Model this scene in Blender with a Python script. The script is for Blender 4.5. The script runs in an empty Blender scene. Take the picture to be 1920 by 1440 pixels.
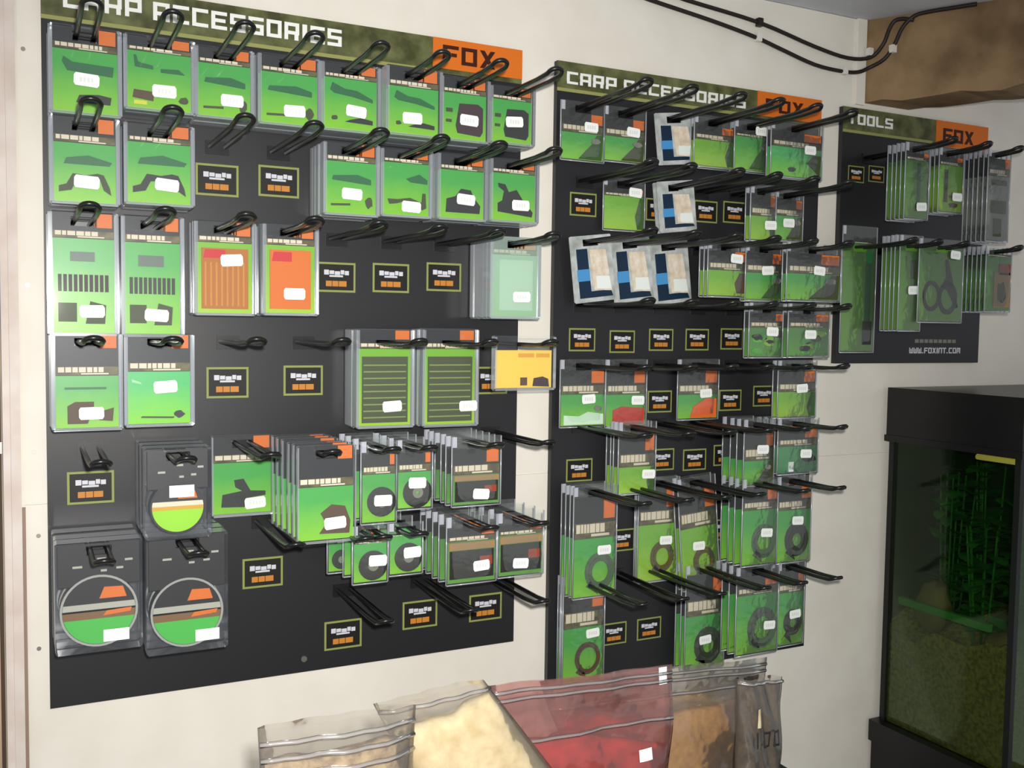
import bpy, math, random
from mathutils import Matrix, Vector

scene = bpy.context.scene
col = scene.collection
random.seed(7)
PI = math.pi

# ------------------------------------------------------------------ camera, light, exposure
CAM = Vector((0.0, -1.6, 1.55))
cam_data = bpy.data.cameras.new('camera')
cam_data.sensor_fit = 'HORIZONTAL'
cam_data.sensor_width = 36.0
cam_data.lens = 36.0 * 1839.26 / 1920.0
cam_data.clip_start = 0.02
cam = bpy.data.objects.new('camera', cam_data)
col.objects.link(cam)
R_ = Vector((0.894604, -0.446635, 0.014139))
U_ = Vector((0.013514, 0.058668, 0.998186))
F_ = Vector((0.446655, 0.892791, -0.058521))
cam.matrix_world = Matrix(((R_.x, U_.x, -F_.x, CAM.x), (R_.y, U_.y, -F_.y, CAM.y), (R_.z, U_.z, -F_.z, CAM.z), (0, 0, 0, 1)))
scene.camera = cam

world = bpy.data.worlds.new('room_ambient')
scene.world = world
world.use_nodes = True
world.node_tree.nodes['Background'].inputs[0].default_value = (0.95, 0.97, 1.0, 1)
world.node_tree.nodes['Background'].inputs[1].default_value = 0.52

flash_data = bpy.data.lights.new('camera_flash', 'SPOT')     # the camera's own flash: a wide soft beam a few centimetres beside the lens
flash_data.energy = 122.0
flash_data.color = (1.0, 0.975, 0.93)
flash_data.shadow_soft_size = 0.018
flash_data.spot_size = math.radians(100)
flash_data.spot_blend = 1.0
flash = bpy.data.objects.new('camera_flash', flash_data)
col.objects.link(flash)
flash.location = CAM + R_ * 0.035 + U_ * 0.055 - F_ * 0.01
flash.rotation_euler = (F_ * 1839 - R_ * 120 - U_ * 250).to_track_quat('-Z', 'Y').to_euler()

vs = scene.view_settings
vs.view_transform = 'Standard'
vs.look = 'None'
vs.gamma = 1.0
vs.use_curve_mapping = False
vs.exposure = 0.0
try:
    scene.cycles.transparent_max_bounces = 24
except Exception:
    pass

# ------------------------------------------------------------------ tables (metres; the wall face is y = 0, the room lies at y < 0)
# packs: board, row, hook x, hook z, depth of front face, width, height, rise above hook, header share, style, count, sticker, description
PACKS = [
    (1, 1, 0.085, 1.945, 0.09, 0.0945, 0.121, 0.012, 0.262, 'rig_tube', 4, (0.01, 0.4), 'green boxed pack with dark green tube'),
    (1, 1, 0.183, 1.945, 0.09, 0.0983, 0.106, 0.012, 0.16, 'rig_hooklet', 4, (0.06, 0.28), 'green boxed pack with brown and yellow clips'),
    (1, 1, 0.276, 1.945, 0.08, 0.0869, 0.1049, 0.012, 0.225, 'rig_bar', 4, (0.12, 0.27), 'green boxed pack with slim bar and clip'),
    (1, 1, 0.372, 1.945, 0.086, 0.0975, 0.1063, 0.012, 0.245, 'rig_bar', 4, (0.07, 0.22), 'green boxed pack with small brown clip'),
    (1, 1, 0.468, 1.945, 0.088, 0.0969, 0.1061, 0.012, 0.216, 'rig_tail', 4, (0.08, 0.31), 'green boxed pack with dark tapering tail'),
    (1, 1, 0.563, 1.945, 0.116, 0.0956, 0.1079, 0.012, 0.281, 'rig_tail', 4, (-0.04, 0.26), 'green boxed pack with curved tail and clip'),
    (1, 1, 0.659, 1.945, 0.099, 0.0891, 0.1045, 0.012, 0.247, 'rig_block', 4, (0.07, 0.34), 'green boxed pack with big black block'),
    (1, 1, 0.755, 1.945, 0.081, 0.0864, 0.0977, 0.012, 0.157, 'rig_block', 4, (0.03, 0.4), 'green boxed pack with dark maroon block'),
    (1, 2, 0.083, 1.822, 0.09, 0.0914, 0.1222, 0.012, 0.298, 'rig_arch', 4, (0.02, 0.26), 'green boxed pack with arched olive piece'),
    (1, 2, 0.182, 1.822, 0.09, 0.0974, 0.117, 0.012, 0.231, 'rig_arch', 4, (0.1, 0.26), 'green boxed pack with black crooked link'),
    (1, 2, 0.468, 1.822, 0.093, 0.0919, 0.114, 0.012, 0.257, 'rig_bar', 6, (0.0, 0.3), 'green boxed pack with thin streak'),
    (1, 2, 0.563, 1.822, 0.085, 0.0901, 0.1098, 0.012, 0.197, 'rig_crook', 5, (0.08, 0.16), 'green boxed pack with crooked twin links'),
    (1, 2, 0.659, 1.822, 0.091, 0.0908, 0.1097, 0.012, 0.241, 'rig_dome', 5, (0.06, 0.32), 'green boxed pack with dark dome weight'),
    (1, 2, 0.755, 1.822, 0.092, 0.0936, 0.1077, 0.012, 0.224, 'rig_swirl', 5, (0.12, 0.28), 'green boxed pack with dark swirl clip'),
    (1, 3, 0.08, 1.69, 0.09, 0.0906, 0.1739, 0.012, 0.213, 'comb', 4, (0.11, 0.2), 'tall boxed pack with comb of black tubes'),
    (1, 3, 0.172, 1.69, 0.09, 0.0865, 0.1747, 0.012, 0.22, 'comb', 4, (0.05, 0.18), 'tall boxed pack with comb of brown tubes'),
    (1, 3, 0.277, 1.69, 0.075, 0.0913, 0.1419, 0.012, 0.226, 'gold_panel', 5, (0.1, 0.59), 'boxed pack with red and gold ribbed panel'),
    (1, 3, 0.372, 1.69, 0.093, 0.0866, 0.1403, 0.012, 0.232, 'orange_panel', 5, (0.06, 0.24), 'boxed pack with plain orange panel'),
    (1, 3, 0.755, 1.69, 0.1, 0.0969, 0.139, 0.012, 0.219, 'frosted', 6, (0.12, 0.27), 'frosted pale green boxed pack'),
    (1, 4, 0.083, 1.52, 0.09, 0.0934, 0.1387, 0.012, 0.436, 'rig_worm', 4, (0.05, 0.18), 'green boxed pack with brown worm pieces'),
    (1, 4, 0.18, 1.52, 0.09, 0.0978, 0.1358, 0.012, 0.407, 'rig_needle', 4, (0.08, 0.43), 'bright green boxed pack with long needle'),
    (1, 4, 0.531, 1.52, 0.079, 0.0999, 0.162, 0.0229, 0.134, 'ruled', 5, (0.11, 0.22), 'green pack with dark ruled panel'),
    (1, 4, 0.648, 1.52, 0.075, 0.1028, 0.165, 0.0242, 0.136, 'ruled', 5, (0.31, 0.21), 'green pack with dark ruled panel, low sticker'),
    (1, 4, 0.754, 1.52, 0.142, 0.1167, 0.0911, 0.0144, 0.1, 'yellow_card', 1, None, 'yellow printed card with two dark pictures'),
    (1, 5, 0.197, 1.36, 0.15, 0.0902, 0.1311, 0.012, 0.3, 'spool_small', 3, (0.05, 0.52), 'small round line spool in clear box'),
    (1, 5, 0.311, 1.36, 0.03, 0.0958, 0.1289, 0.012, 0.339, 'rig_knot', 2, (0.2, 0.16), 'green pack with black knotted swivel'),
    (1, 5, 0.399, 1.36, 0.2, 0.0884, 0.1445, 0.012, 0.429, 'rig_worm2', 6, (0.14, 0.2), 'green pack with brown grub'),
    (1, 5, 0.49, 1.36, 0.17, 0.0578, 0.1303, 0.012, 0.402, 'disc', 4, (0.09, 0.29), 'green packet with black round disc'),
    (1, 5, 0.549, 1.36, 0.17, 0.0598, 0.1121, 0.012, 0.459, 'disc', 4, (0.04, 0.39), 'green packet with black disc and high sticker'),
    (1, 5, 0.66, 1.36, 0.16, 0.0878, 0.1157, 0.012, 0.546, 'dark_panel', 6, (0.07, 0.18), 'green packet with dark picture panel'),
    (1, 6, 0.093, 1.23, 0.13, 0.1136, 0.1571, 0.012, 0.3, 'spool', 3, (0.19, 0.14), 'large round line spool in clear box'),
    (1, 6, 0.212, 1.23, 0.13, 0.1137, 0.1736, 0.012, 0.3, 'spool', 3, (0.24, 0.13), 'large round line spool in dark clear box'),
    (1, 6, 0.449, 1.23, 0.1, 0.0402, 0.0893, 0.012, 0.461, 'disc', 1, None, 'small green packet with half hidden disc'),
    (1, 6, 0.477, 1.23, 0.17, 0.0575, 0.0924, 0.012, 0.315, 'disc', 3, (0.18, 0.4), 'green packet with tilted black disc'),
    (1, 6, 0.535, 1.23, 0.17, 0.0568, 0.085, 0.012, 0.253, 'disc', 3, (0.16, 0.44), 'green packet with black disc'),
    (1, 6, 0.653, 1.23, 0.16, 0.0898, 0.1135, 0.012, 0.371, 'dark_panel', 5, (0.17, 0.27), 'green packet with dark picture panel'),
    (1, 6, 0.743, 1.23, 0.16, 0.0864, 0.1104, 0.012, 0.353, 'dark_panel', 4, (-0.03, 0.22), 'green packet with dark panel and red corner'),
    (2, 1, 0.925, 1.95, 0.03, 0.0927, 0.1087, 0.012, 0.522, 'bag_dark', 1, (0.16, 0.58), 'green poly bag with dark bent tube'),
    (2, 1, 1.017, 1.95, 0.03, 0.0923, 0.1036, 0.012, 0.535, 'bag_dark', 1, (0.16, 0.56), 'green poly bag with dark slanted tube'),
    (2, 1, 1.121, 1.95, 0.037, 0.0893, 0.0977, 0.012, 0.198, 'blue', 1, None, 'blue and cream foil packet'),
    (2, 1, 1.207, 1.95, 0.054, 0.0977, 0.0999, 0.012, 0.47, 'bag_plain', 2, None, 'plain yellow green poly bag'),
    (2, 1, 1.295, 1.95, 0.062, 0.0921, 0.1009, 0.012, 0.334, 'bag_dark', 2, (0.17, 0.79), 'green poly bag with grey beads'),
    (2, 1, 1.383, 1.95, 0.09, 0.1339, 0.1109, 0.012, 0.455, 'bag_hole', 2, (0.22, 0.52), 'bright green poly bag with dark bead'),
    (2, 2, 1.018, 1.82, 0.03, 0.0927, 0.1005, 0.012, 0.349, 'bag_plain', 1, (0.23, 0.73), 'plain green poly bag'),
    (2, 2, 1.121, 1.82, 0.047, 0.0869, 0.0962, 0.012, 0.12, 'blue', 2, None, 'blue and cream foil packet'),
    (2, 2, 1.294, 1.82, 0.099, 0.0637, 0.1103, 0.012, 0.553, 'bag_plain', 2, (0.23, 0.29), 'dull green poly bag, narrow'),
    (2, 2, 1.382, 1.82, 0.074, 0.0737, 0.104, 0.012, 0.511, 'bag_dark', 2, (-0.07, 0.35), 'dull green poly bag with brown side'),
    (2, 3, 0.941, 1.708, 0.036, 0.0895, 0.1225, 0.012, 0.153, 'blue', 1, None, 'blue and cream foil packet'),
    (2, 3, 1.031, 1.708, 0.031, 0.09, 0.1213, 0.012, 0.141, 'blue', 1, None, 'blue and cream foil packet'),
    (2, 3, 1.12, 1.708, 0.03, 0.0914, 0.1223, 0.012, 0.145, 'blue', 1, None, 'blue and cream foil packet'),
    (2, 3, 1.207, 1.708, 0.103, 0.0932, 0.1091, 0.012, 0.527, 'bag_round', 3, (0.19, 0.68), 'yellow green poly bag with rounded label'),
    (2, 3, 1.295, 1.708, 0.109, 0.0983, 0.1142, 0.012, 0.522, 'bag_dark', 2, (0.01, 0.52), 'green poly bag with grey tangle'),
    (2, 3, 1.383, 1.708, 0.148, 0.1398, 0.1138, 0.012, 0.528, 'bag_dark', 2, (0.06, 0.53), 'green poly bag with brown lead'),
    (2, 4, 1.295, 1.591, 0.123, 0.097, 0.1077, 0.012, 0.454, 'bag_leaf', 2, (0.05, 0.48), 'green poly bag of crumpled green pieces'),
    (2, 4, 1.383, 1.591, 0.139, 0.1075, 0.1062, 0.012, 0.449, 'bag_leaf', 2, (-0.01, 0.43), 'green poly bag of leafy green pieces'),
    (2, 5, 0.936, 1.479, 0.03, 0.0994, 0.1277, 0.012, 0.515, 'bag_white', 1, (0.09, 0.42), 'green poly bag with pale white lower half'),
    (2, 5, 1.03, 1.479, 0.032, 0.0931, 0.1307, 0.012, 0.516, 'bag_red', 1, (0.25, 0.4), 'green poly bag with red block'),
    (2, 5, 1.201, 1.479, 0.03, 0.1008, 0.1217, 0.012, 0.581, 'bag_orange', 1, (0.15, 0.44), 'green poly bag with orange block'),
    (2, 5, 1.383, 1.479, 0.111, 0.1003, 0.1165, 0.012, 0.542, 'bag_plain', 2, (0.08, 0.52), 'pale yellow green poly bag'),
    (2, 6, 1.03, 1.364, 0.074, 0.0838, 0.1382, 0.012, 0.62, 'bag_plain', 4, (0.27, 0.28), 'green poly bag with tilted sticker'),
    (2, 6, 1.294, 1.364, 0.107, 0.0766, 0.133, 0.012, 0.62, 'bag_dark', 4, (0.06, 0.55), 'green poly bag with grey panel'),
    (2, 6, 1.383, 1.364, 0.119, 0.106, 0.1129, 0.012, 0.497, 'bag_teal', 4, (0.15, 0.37), 'teal green poly bag with white glint'),
    (2, 7, 0.941, 1.248, 0.074, 0.0933, 0.2092, 0.012, 0.466, 'coil', 4, (0.18, 0.43), 'green pack with grey leader coil'),
    (2, 7, 1.113, 1.248, 0.03, 0.0965, 0.208, 0.012, 0.449, 'coil_yellow', 3, (0.15, 0.4), 'yellow green pack with brown coil'),
    (2, 7, 1.189, 1.248, 0.048, 0.0916, 0.2266, 0.012, 0.451, 'coil_yellow', 2, (-0.06, 0.39), 'yellow green pack with tilted brown coil'),
    (2, 7, 1.295, 1.248, 0.114, 0.089, 0.1747, 0.012, 0.361, 'coil', 4, (0.15, 0.38), 'green pack with loose dark coil'),
    (2, 7, 1.384, 1.248, 0.113, 0.0899, 0.1773, 0.012, 0.393, 'coil_dark', 4, (0.05, 0.49), 'green pack with dark coil at side'),
    (2, 8, 0.941, 1.075, 0.04, 0.0914, 0.2082, 0.012, 0.487, 'coil_thin', 4, (0.18, 0.46), 'green pack with thin brown coil'),
    (2, 8, 1.208, 1.075, 0.062, 0.0978, 0.2135, 0.012, 0.488, 'coil_dark', 3, (-0.03, 0.29), 'green pack with black wound coil'),
    (2, 8, 1.296, 1.075, 0.113, 0.1072, 0.1796, 0.012, 0.329, 'coil', 4, (0.25, 0.32), 'green pack with thick olive coil'),
    (2, 8, 1.383, 1.075, 0.112, 0.0706, 0.1747, 0.012, 0.371, 'coil_dark', 4, (0.1, 0.38), 'green pack with dark coil behind sticker'),
    (3, 1, 1.652, 1.926, 0.15, 0.0693, 0.1569, 0.012, 0.229, 'tool_tall', 5, (0.14, 0.17), 'tall green tool packet with black knob'),
    (3, 1, 1.752, 1.926, 0.15, 0.074, 0.1375, 0.012, 0.278, 'tool_yellow', 4, (0.19, 0.25), 'yellow green tool packet with brown tip'),
    (3, 1, 1.849, 1.926, 0.19, 0.0701, 0.1955, 0.012, 0.296, 'tool_grey', 6, None, 'grey clear tool box with dark windows'),
    (3, 2, 1.551, 1.723, 0.1, 0.096, 0.2616, 0.0438, 0.133, 'tool_long', 1, None, 'long green tool packet with shiny film'),
    (3, 2, 1.621, 1.723, 0.17, 0.064, 0.196, 0.0238, 0.1, 'tool_knife', 5, (0.05, 0.43), 'tall green packet with black handle'),
    (3, 2, 1.698, 1.723, 0.18, 0.1306, 0.1722, 0.0185, 0.1, 'scissors', 1, (0.26, 0.82), 'green packet holding black scissors'),
    (3, 2, 1.86, 1.723, 0.19, 0.0808, 0.1407, 0.012, 0.153, 'tool_brown', 6, None, 'brown and green packet'),
]
EMPTY_HOOKS = [
    (1, 2, 0.276, 1.822),
    (1, 2, 0.371, 1.822),
    (1, 3, 0.467, 1.69),
    (1, 3, 0.562, 1.69),
    (1, 3, 0.658, 1.69),
    (1, 4, 0.291, 1.52),
    (1, 4, 0.412, 1.52),
    (1, 5, 0.09, 1.36),
    (1, 5, 0.752, 1.36),
    (1, 6, 0.346, 1.23),
    (1, 7, 0.481, 1.103),
    (1, 7, 0.62, 1.103),
    (1, 7, 0.747, 1.103),
    (2, 2, 0.939, 1.82),
    (2, 2, 1.206, 1.82),
    (2, 4, 0.939, 1.591),
    (2, 4, 1.029, 1.591),
    (2, 4, 1.119, 1.591),
    (2, 4, 1.206, 1.591),
    (2, 5, 1.119, 1.479),
    (2, 5, 1.293, 1.479),
    (2, 6, 0.939, 1.364),
    (2, 6, 1.119, 1.364),
    (2, 6, 1.206, 1.364),
    (2, 7, 1.03, 1.248),
    (2, 8, 1.024, 1.075),
    (2, 8, 1.106, 1.075),
]
LABEL_SPOTS = {
    1: [(0.276, 1.771), (0.372, 1.776), (0.467, 1.627), (0.562, 1.629), (0.659, 1.634), (0.291, 1.455), (0.412, 1.457), (0.752, 1.453), (0.09, 1.3), (0.346, 1.145), (0.481, 1.025), (0.62, 1.043), (0.747, 1.041)],
    2: [(0.937, 1.778), (1.105, 1.779), (1.219, 1.783), (1.291, 1.786), (0.94, 1.527), (1.029, 1.524), (1.119, 1.528), (1.206, 1.529), (1.293, 1.531), (1.119, 1.407), (1.293, 1.406), (1.381, 1.413), (0.939, 1.281), (1.025, 1.287), (1.128, 1.292), (1.207, 1.288), (1.283, 1.294), (1.038, 1.139), (1.288, 1.14), (1.024, 0.956), (1.106, 0.956)],
    3: [(1.619, 1.889), (1.679, 1.894)],
}
CABLE_LOW = [(0.60, -0.008, 2.217), (0.85, -0.008, 2.204), (1.032, -0.008, 2.182), (1.079, -0.008, 2.174), (1.225, -0.008, 2.157), (1.334, -0.008, 2.141), (1.404, -0.008, 2.126),
             (1.495, -0.008, 2.107), (1.57, -0.008, 2.103), (1.615, -0.010, 2.106), (1.641, -0.016, 2.117), (1.656, -0.044, 2.131), (1.666, -0.061, 2.158),
             (1.673, -0.075, 2.192), (1.684, -0.096, 2.212), (1.699, -0.122, 2.216), (1.722, -0.164, 2.216), (1.742, -0.20, 2.216)]
CABLE_HIGH = [(0.86, -0.008, 2.217), (1.00, -0.008, 2.209), (1.104, -0.008, 2.196), (1.164, -0.008, 2.187), (1.344, -0.008, 2.171), (1.493, -0.008, 2.144), (1.588, -0.008, 2.133),
              (1.642, -0.02, 2.139), (1.654, -0.042, 2.163), (1.659, -0.051, 2.19), (1.664, -0.06, 2.207), (1.672, -0.074, 2.21), (1.684, -0.094, 2.204)]

# ------------------------------------------------------------------ materials
def lin(c):
    return tuple(((v / 255.0) / 12.92 if v / 255.0 <= 0.04045 else ((v / 255.0 + 0.055) / 1.055) ** 2.4) for v in c) + (1.0,)

MATS = {}
def mat(name, rgb, rough=0.6, spec=0.3, noise=None, scale=30.0, bump=0.0, metal=0.0):
    if name in MATS:
        return MATS[name]
    m = bpy.data.materials.new(name)
    m.use_nodes = True
    nt = m.node_tree
    b = nt.nodes['Principled BSDF']
    b.inputs['Roughness'].default_value = rough
    b.inputs['Specular IOR Level'].default_value = spec
    b.inputs['Metallic'].default_value = metal
    b.inputs['Base Color'].default_value = lin(rgb)
    if noise or bump:
        tc = nt.nodes.new('ShaderNodeTexCoord')
        nz = nt.nodes.new('ShaderNodeTexNoise')
        nz.inputs['Scale'].default_value = scale
        nz.inputs['Detail'].default_value = 5.0
        nt.links.new(tc.outputs['Object'], nz.inputs['Vector'])
        if noise:
            r = nt.nodes.new('ShaderNodeValToRGB')
            r.color_ramp.elements[0].position = 0.36
            r.color_ramp.elements[0].color = lin(rgb)
            r.color_ramp.elements[1].position = 0.66
            r.color_ramp.elements[1].color = lin(noise)
            nt.links.new(nz.outputs['Fac'], r.inputs['Fac'])
            nt.links.new(r.outputs['Color'], b.inputs['Base Color'])
        if bump:
            bp = nt.nodes.new('ShaderNodeBump')
            bp.inputs['Strength'].default_value = bump
            bp.inputs['Distance'].default_value = 0.004
            nt.links.new(nz.outputs['Fac'], bp.inputs['Height'])
            nt.links.new(bp.outputs['Normal'], b.inputs['Normal'])
    MATS[name] = m
    return m

def mat_gradient(name, low, high, rough=0.35, spec=0.35):
    """printed card whose ink runs from one colour at the foot to another at the top"""
    m = bpy.data.materials.new(name)
    m.use_nodes = True
    nt = m.node_tree
    b = nt.nodes['Principled BSDF']
    b.inputs['Roughness'].default_value = rough
    b.inputs['Specular IOR Level'].default_value = spec
    tc = nt.nodes.new('ShaderNodeTexCoord')
    sp = nt.nodes.new('ShaderNodeSeparateXYZ')
    nz = nt.nodes.new('ShaderNodeTexNoise')
    nz.inputs['Scale'].default_value = 3.5
    ad = nt.nodes.new('ShaderNodeMath'); ad.operation = 'MULTIPLY_ADD'
    ad.inputs[1].default_value = 0.35
    r = nt.nodes.new('ShaderNodeValToRGB')
    r.color_ramp.elements[0].position = 0.25
    r.color_ramp.elements[0].color = lin(low)
    r.color_ramp.elements[1].position = 0.95
    r.color_ramp.elements[1].color = lin(high)
    nt.links.new(tc.outputs['Generated'], sp.inputs[0])
    nt.links.new(tc.outputs['Generated'], nz.inputs['Vector'])
    nt.links.new(nz.outputs['Fac'], ad.inputs[0])
    nt.links.new(sp.outputs['Z'], ad.inputs[2])
    nt.links.new(ad.outputs[0], r.inputs['Fac'])
    nt.links.new(r.outputs['Color'], b.inputs['Base Color'])
    MATS[name] = m
    return m

def mat_clear(name, tint, haze, haze_rgb, rough=0.12, gloss=0.10, bump=0.0, bscale=40.0, fres=0.8):
    """thin clear plastic: mostly transparent, a little milky, with a glossy coat"""
    m = bpy.data.materials.new(name)
    m.use_nodes = True
    nt = m.node_tree
    nt.nodes.clear()
    out = nt.nodes.new('ShaderNodeOutputMaterial')
    tr = nt.nodes.new('ShaderNodeBsdfTransparent'); tr.inputs[0].default_value = lin(tint)
    df = nt.nodes.new('ShaderNodeBsdfDiffuse'); df.inputs[0].default_value = lin(haze_rgb)
    gl = nt.nodes.new('ShaderNodeBsdfGlossy'); gl.inputs['Roughness'].default_value = rough
    lw = nt.nodes.new('ShaderNodeFresnel'); lw.inputs['IOR'].default_value = 1.45
    mx = nt.nodes.new('ShaderNodeMath'); mx.operation = 'MULTIPLY_ADD'
    mx.inputs[1].default_value = fres; mx.inputs[2].default_value = gloss * 0.4
    m1 = nt.nodes.new('ShaderNodeMixShader'); m1.inputs[0].default_value = haze
    m2 = nt.nodes.new('ShaderNodeMixShader')
    nt.links.new(tr.outputs[0], m1.inputs[1]); nt.links.new(df.outputs[0], m1.inputs[2])
    nt.links.new(lw.outputs[0], mx.inputs[0]); nt.links.new(mx.outputs[0], m2.inputs[0])
    nt.links.new(m1.outputs[0], m2.inputs[1]); nt.links.new(gl.outputs[0], m2.inputs[2])
    nt.links.new(m2.outputs[0], out.inputs[0])
    if bump:
        tc = nt.nodes.new('ShaderNodeTexCoord')
        nz = nt.nodes.new('ShaderNodeTexNoise'); nz.inputs['Scale'].default_value = bscale
        bp = nt.nodes.new('ShaderNodeBump'); bp.inputs['Strength'].default_value = bump; bp.inputs['Distance'].default_value = 0.01
        nt.links.new(tc.outputs['Object'], nz.inputs['Vector'])
        nt.links.new(nz.outputs['Fac'], bp.inputs['Height'])
        nt.links.new(bp.outputs['Normal'], gl.inputs['Normal'])
        nt.links.new(bp.outputs['Normal'], lw.inputs['Normal'])
    MATS[name] = m
    return m

WALL = mat('wall_paint', (236, 231, 220), 0.7, 0.2, (229, 223, 211), 9.0, 0.05)
PINKTRIM = mat('painted_trim', (222, 212, 204), 0.6, 0.3, (206, 190, 180), 14.0)
DOORTAN = mat('door_wood', (206, 186, 160), 0.6, 0.3, (176, 152, 126), 4.0)
CEIL = mat('ceiling_paint', (214, 218, 224), 0.8, 0.2, (196, 200, 206), 6.0)
FLOORM = mat('floor_lino', (110, 100, 90), 0.6, 0.3, (96, 88, 80), 12.0)
BEAM = mat('beam_timber', (150, 124, 92), 0.8, 0.2, (112, 90, 64), 11.0, 0.5)
BLACKBOARD = mat('board_black', (36, 36, 39), 0.42, 0.42)
CAMO = mat('board_camo', (66, 68, 36), 0.45, 0.35, (112, 116, 74), 26.0)
LINE = mat('board_line', (150, 152, 92), 0.5)
WHITE = mat('ink_white', (238, 238, 234), 0.5)
ORANGE = mat('ink_orange', (220, 114, 34), 0.45)
DKRED = mat('ink_dark_red', (62, 24, 14), 0.5)
FRAMEG = mat('label_border', (142, 150, 84), 0.5)
LABELBK = mat('label_black', (28, 27, 24), 0.5)
LABELWH = mat('label_white', (205, 206, 214), 0.5)
LABELOR = mat('label_orange', (196, 128, 52), 0.5)
SCREW = mat('screw_zinc', (150, 148, 142), 0.35, 0.5, metal=0.7)
HOOK = mat('hook_black', (24, 24, 26), 0.32, 0.5)
STICK = mat('sticker_paper', (246, 248, 244), 0.5)
STICKTX = mat('sticker_ink', (222, 227, 222), 0.6)
HDR = mat('header_black', (36, 38, 38), 0.4)
HDRCAMO = mat('header_camo', (74, 66, 40), 0.4, 0.3, (112, 104, 64), 60.0)
CREAM = mat('title_cream', (226, 214, 192), 0.5)
GREEN = mat_gradient('card_green', (132, 198, 44), (70, 168, 72))
LIME = mat_gradient('card_lime', (160, 204, 40), (122, 184, 44))
DGREEN = mat_gradient('card_dull_green', (96, 160, 60), (84, 140, 66))
BGREEN = mat_gradient('card_bright_green', (128, 208, 40), (74, 186, 104))
TEAL = mat_gradient('card_teal', (60, 140, 84), (72, 150, 92))
PALE = mat_gradient('card_pale_green', (150, 208, 130), (160, 206, 168))
TOOLGREEN = mat_gradient('card_tool_green', (110, 160, 60), (84, 140, 40))
TUBEG = mat('tube_green', (40, 104, 62), 0.4)
OLIVE = mat('part_olive', (66, 74, 40), 0.5)
DARK = mat('part_dark', (42, 44, 40), 0.45)
BROWN = mat('part_brown', (88, 66, 44), 0.5)
MAROON = mat('part_maroon', (66, 46, 48), 0.5)
YEL = mat('part_yellow', (214, 214, 70), 0.5)
GOLD = mat('panel_gold', (178, 108, 26), 0.5)
GOLDRIB = mat('panel_rib', (198, 134, 44), 0.5)
RED = mat('panel_red', (200, 40, 40), 0.5)
PANOR = mat('panel_orange', (214, 110, 18), 0.5)
RULED = mat('panel_ruled', (70, 78, 44), 0.5)
RULELN = mat('panel_rule', (128, 150, 78), 0.5)
CARDY = mat('card_yellow', (240, 204, 84), 0.5)
CARDY2 = mat('card_yellow_ink', (222, 160, 60), 0.5)
TAN = mat('part_tan', (158, 128, 84), 0.5)
GREYP = mat('part_grey', (128, 128, 118), 0.5)
SILVER = mat('foil_silver', (196, 200, 200), 0.25, 0.5, (150, 156, 150), 40.0)
BLUED = mat('foil_navy', (22, 44, 66), 0.35)
BLUEL = mat('foil_blue', (74, 146, 204), 0.35)
PAPER = mat('foil_cream', (232, 222, 204), 0.5, 0.3, (206, 186, 160), 60.0)
COILG = mat('coil_grey', (84, 104, 80), 0.5)
COILB = mat('coil_brown', (96, 84, 32), 0.5)
COILD = mat('coil_dark', (46, 56, 36), 0.45)
PWHITE = mat('pack_pale', (206, 232, 206), 0.4)
PRED = mat('pack_red', (196, 62, 48), 0.4)
PORANGE = mat('pack_orange', (232, 104, 36), 0.4)
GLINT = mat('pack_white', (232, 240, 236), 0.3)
SPOOLBK = mat('spool_black', (34, 30, 28), 0.35, 0.5)
SPOOLRIM = mat('spool_rim', (164, 164, 160), 0.3, 0.5)
SPOOLTX = mat('spool_title_glint', (176, 176, 164), 0.45)
SPOOLBR = mat('spool_brown', (126, 92, 58), 0.45)
SPOOLGR = mat('spool_green', (76, 184, 74), 0.4)
SPOOLLM = mat('spool_lime', (150, 214, 40), 0.4)
TANKBK = mat('tank_black', (17, 17, 19), 0.35, 0.4)
SILIC = mat('tank_silicone', (22, 26, 24), 0.4)
BACKP = mat('tank_backdrop', (24, 40, 28), 0.6, 0.2, (40, 62, 36), 9.0)
GRAVEL = mat('tank_gravel', (222, 186, 104), 0.8, 0.2, (150, 120, 62), 130.0, 0.9)
ROCK = mat('tank_rock', (196, 150, 112), 0.8, 0.2, (120, 94, 68), 16.0, 0.6)
PLANT = mat('tank_plant', (96, 176, 80), 0.5, 0.3, (48, 110, 52), 18.0)
STRIP = mat('tank_green_strip', (120, 200, 110), 0.4)
CABLE = mat('cable_black', (40, 34, 32), 0.45)
CLIPW = mat('clip_white', (226, 224, 216), 0.5)
COUNTER = mat('counter_black', (24, 22, 22), 0.4)
INKBK = mat('marker_ink', (44, 38, 40), 0.5)
CLEAR = mat_clear('shell_clear', (251, 252, 252), 0.045, (214, 220, 232), 0.06, 0.0, fres=0.5)
EDGE = mat_clear('shell_edge', (236, 242, 244), 0.52, (226, 230, 240), 0.18, 0.15)
RIMGLINT = mat_clear('shell_rim_glint', (244, 247, 248), 0.24, (228, 232, 242), 0.15, 0.1)
TABGLINT = mat_clear('film_tab_glint', (236, 240, 244), 0.62, (222, 226, 238), 0.2, 0.1)
FILM = mat_clear('film_clear', (250, 252, 250), 0.06, (214, 220, 220), 0.14, 0.12, 0.25, 45.0)
FROST = mat_clear('shell_frost', (240, 248, 244), 0.38, (198, 222, 208), 0.25, 0.1)
BAGFILM = mat_clear('bag_film', (244, 242, 238), 0.10, (205, 198, 190), 0.16, 0.16, 0.5, 22.0)
BAGPINK = mat_clear('bag_film_pink', (240, 216, 212), 0.14, (206, 150, 146), 0.16, 0.16, 0.5, 22.0)
BAGZIP = mat_clear('bag_zip', (236, 236, 236), 0.30, (196, 190, 188), 0.2, 0.15)
GLASS = mat_clear('tank_glass', (196, 210, 192), 0.01, (90, 110, 90), 0.03, 0.0, fres=0.35)
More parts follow.
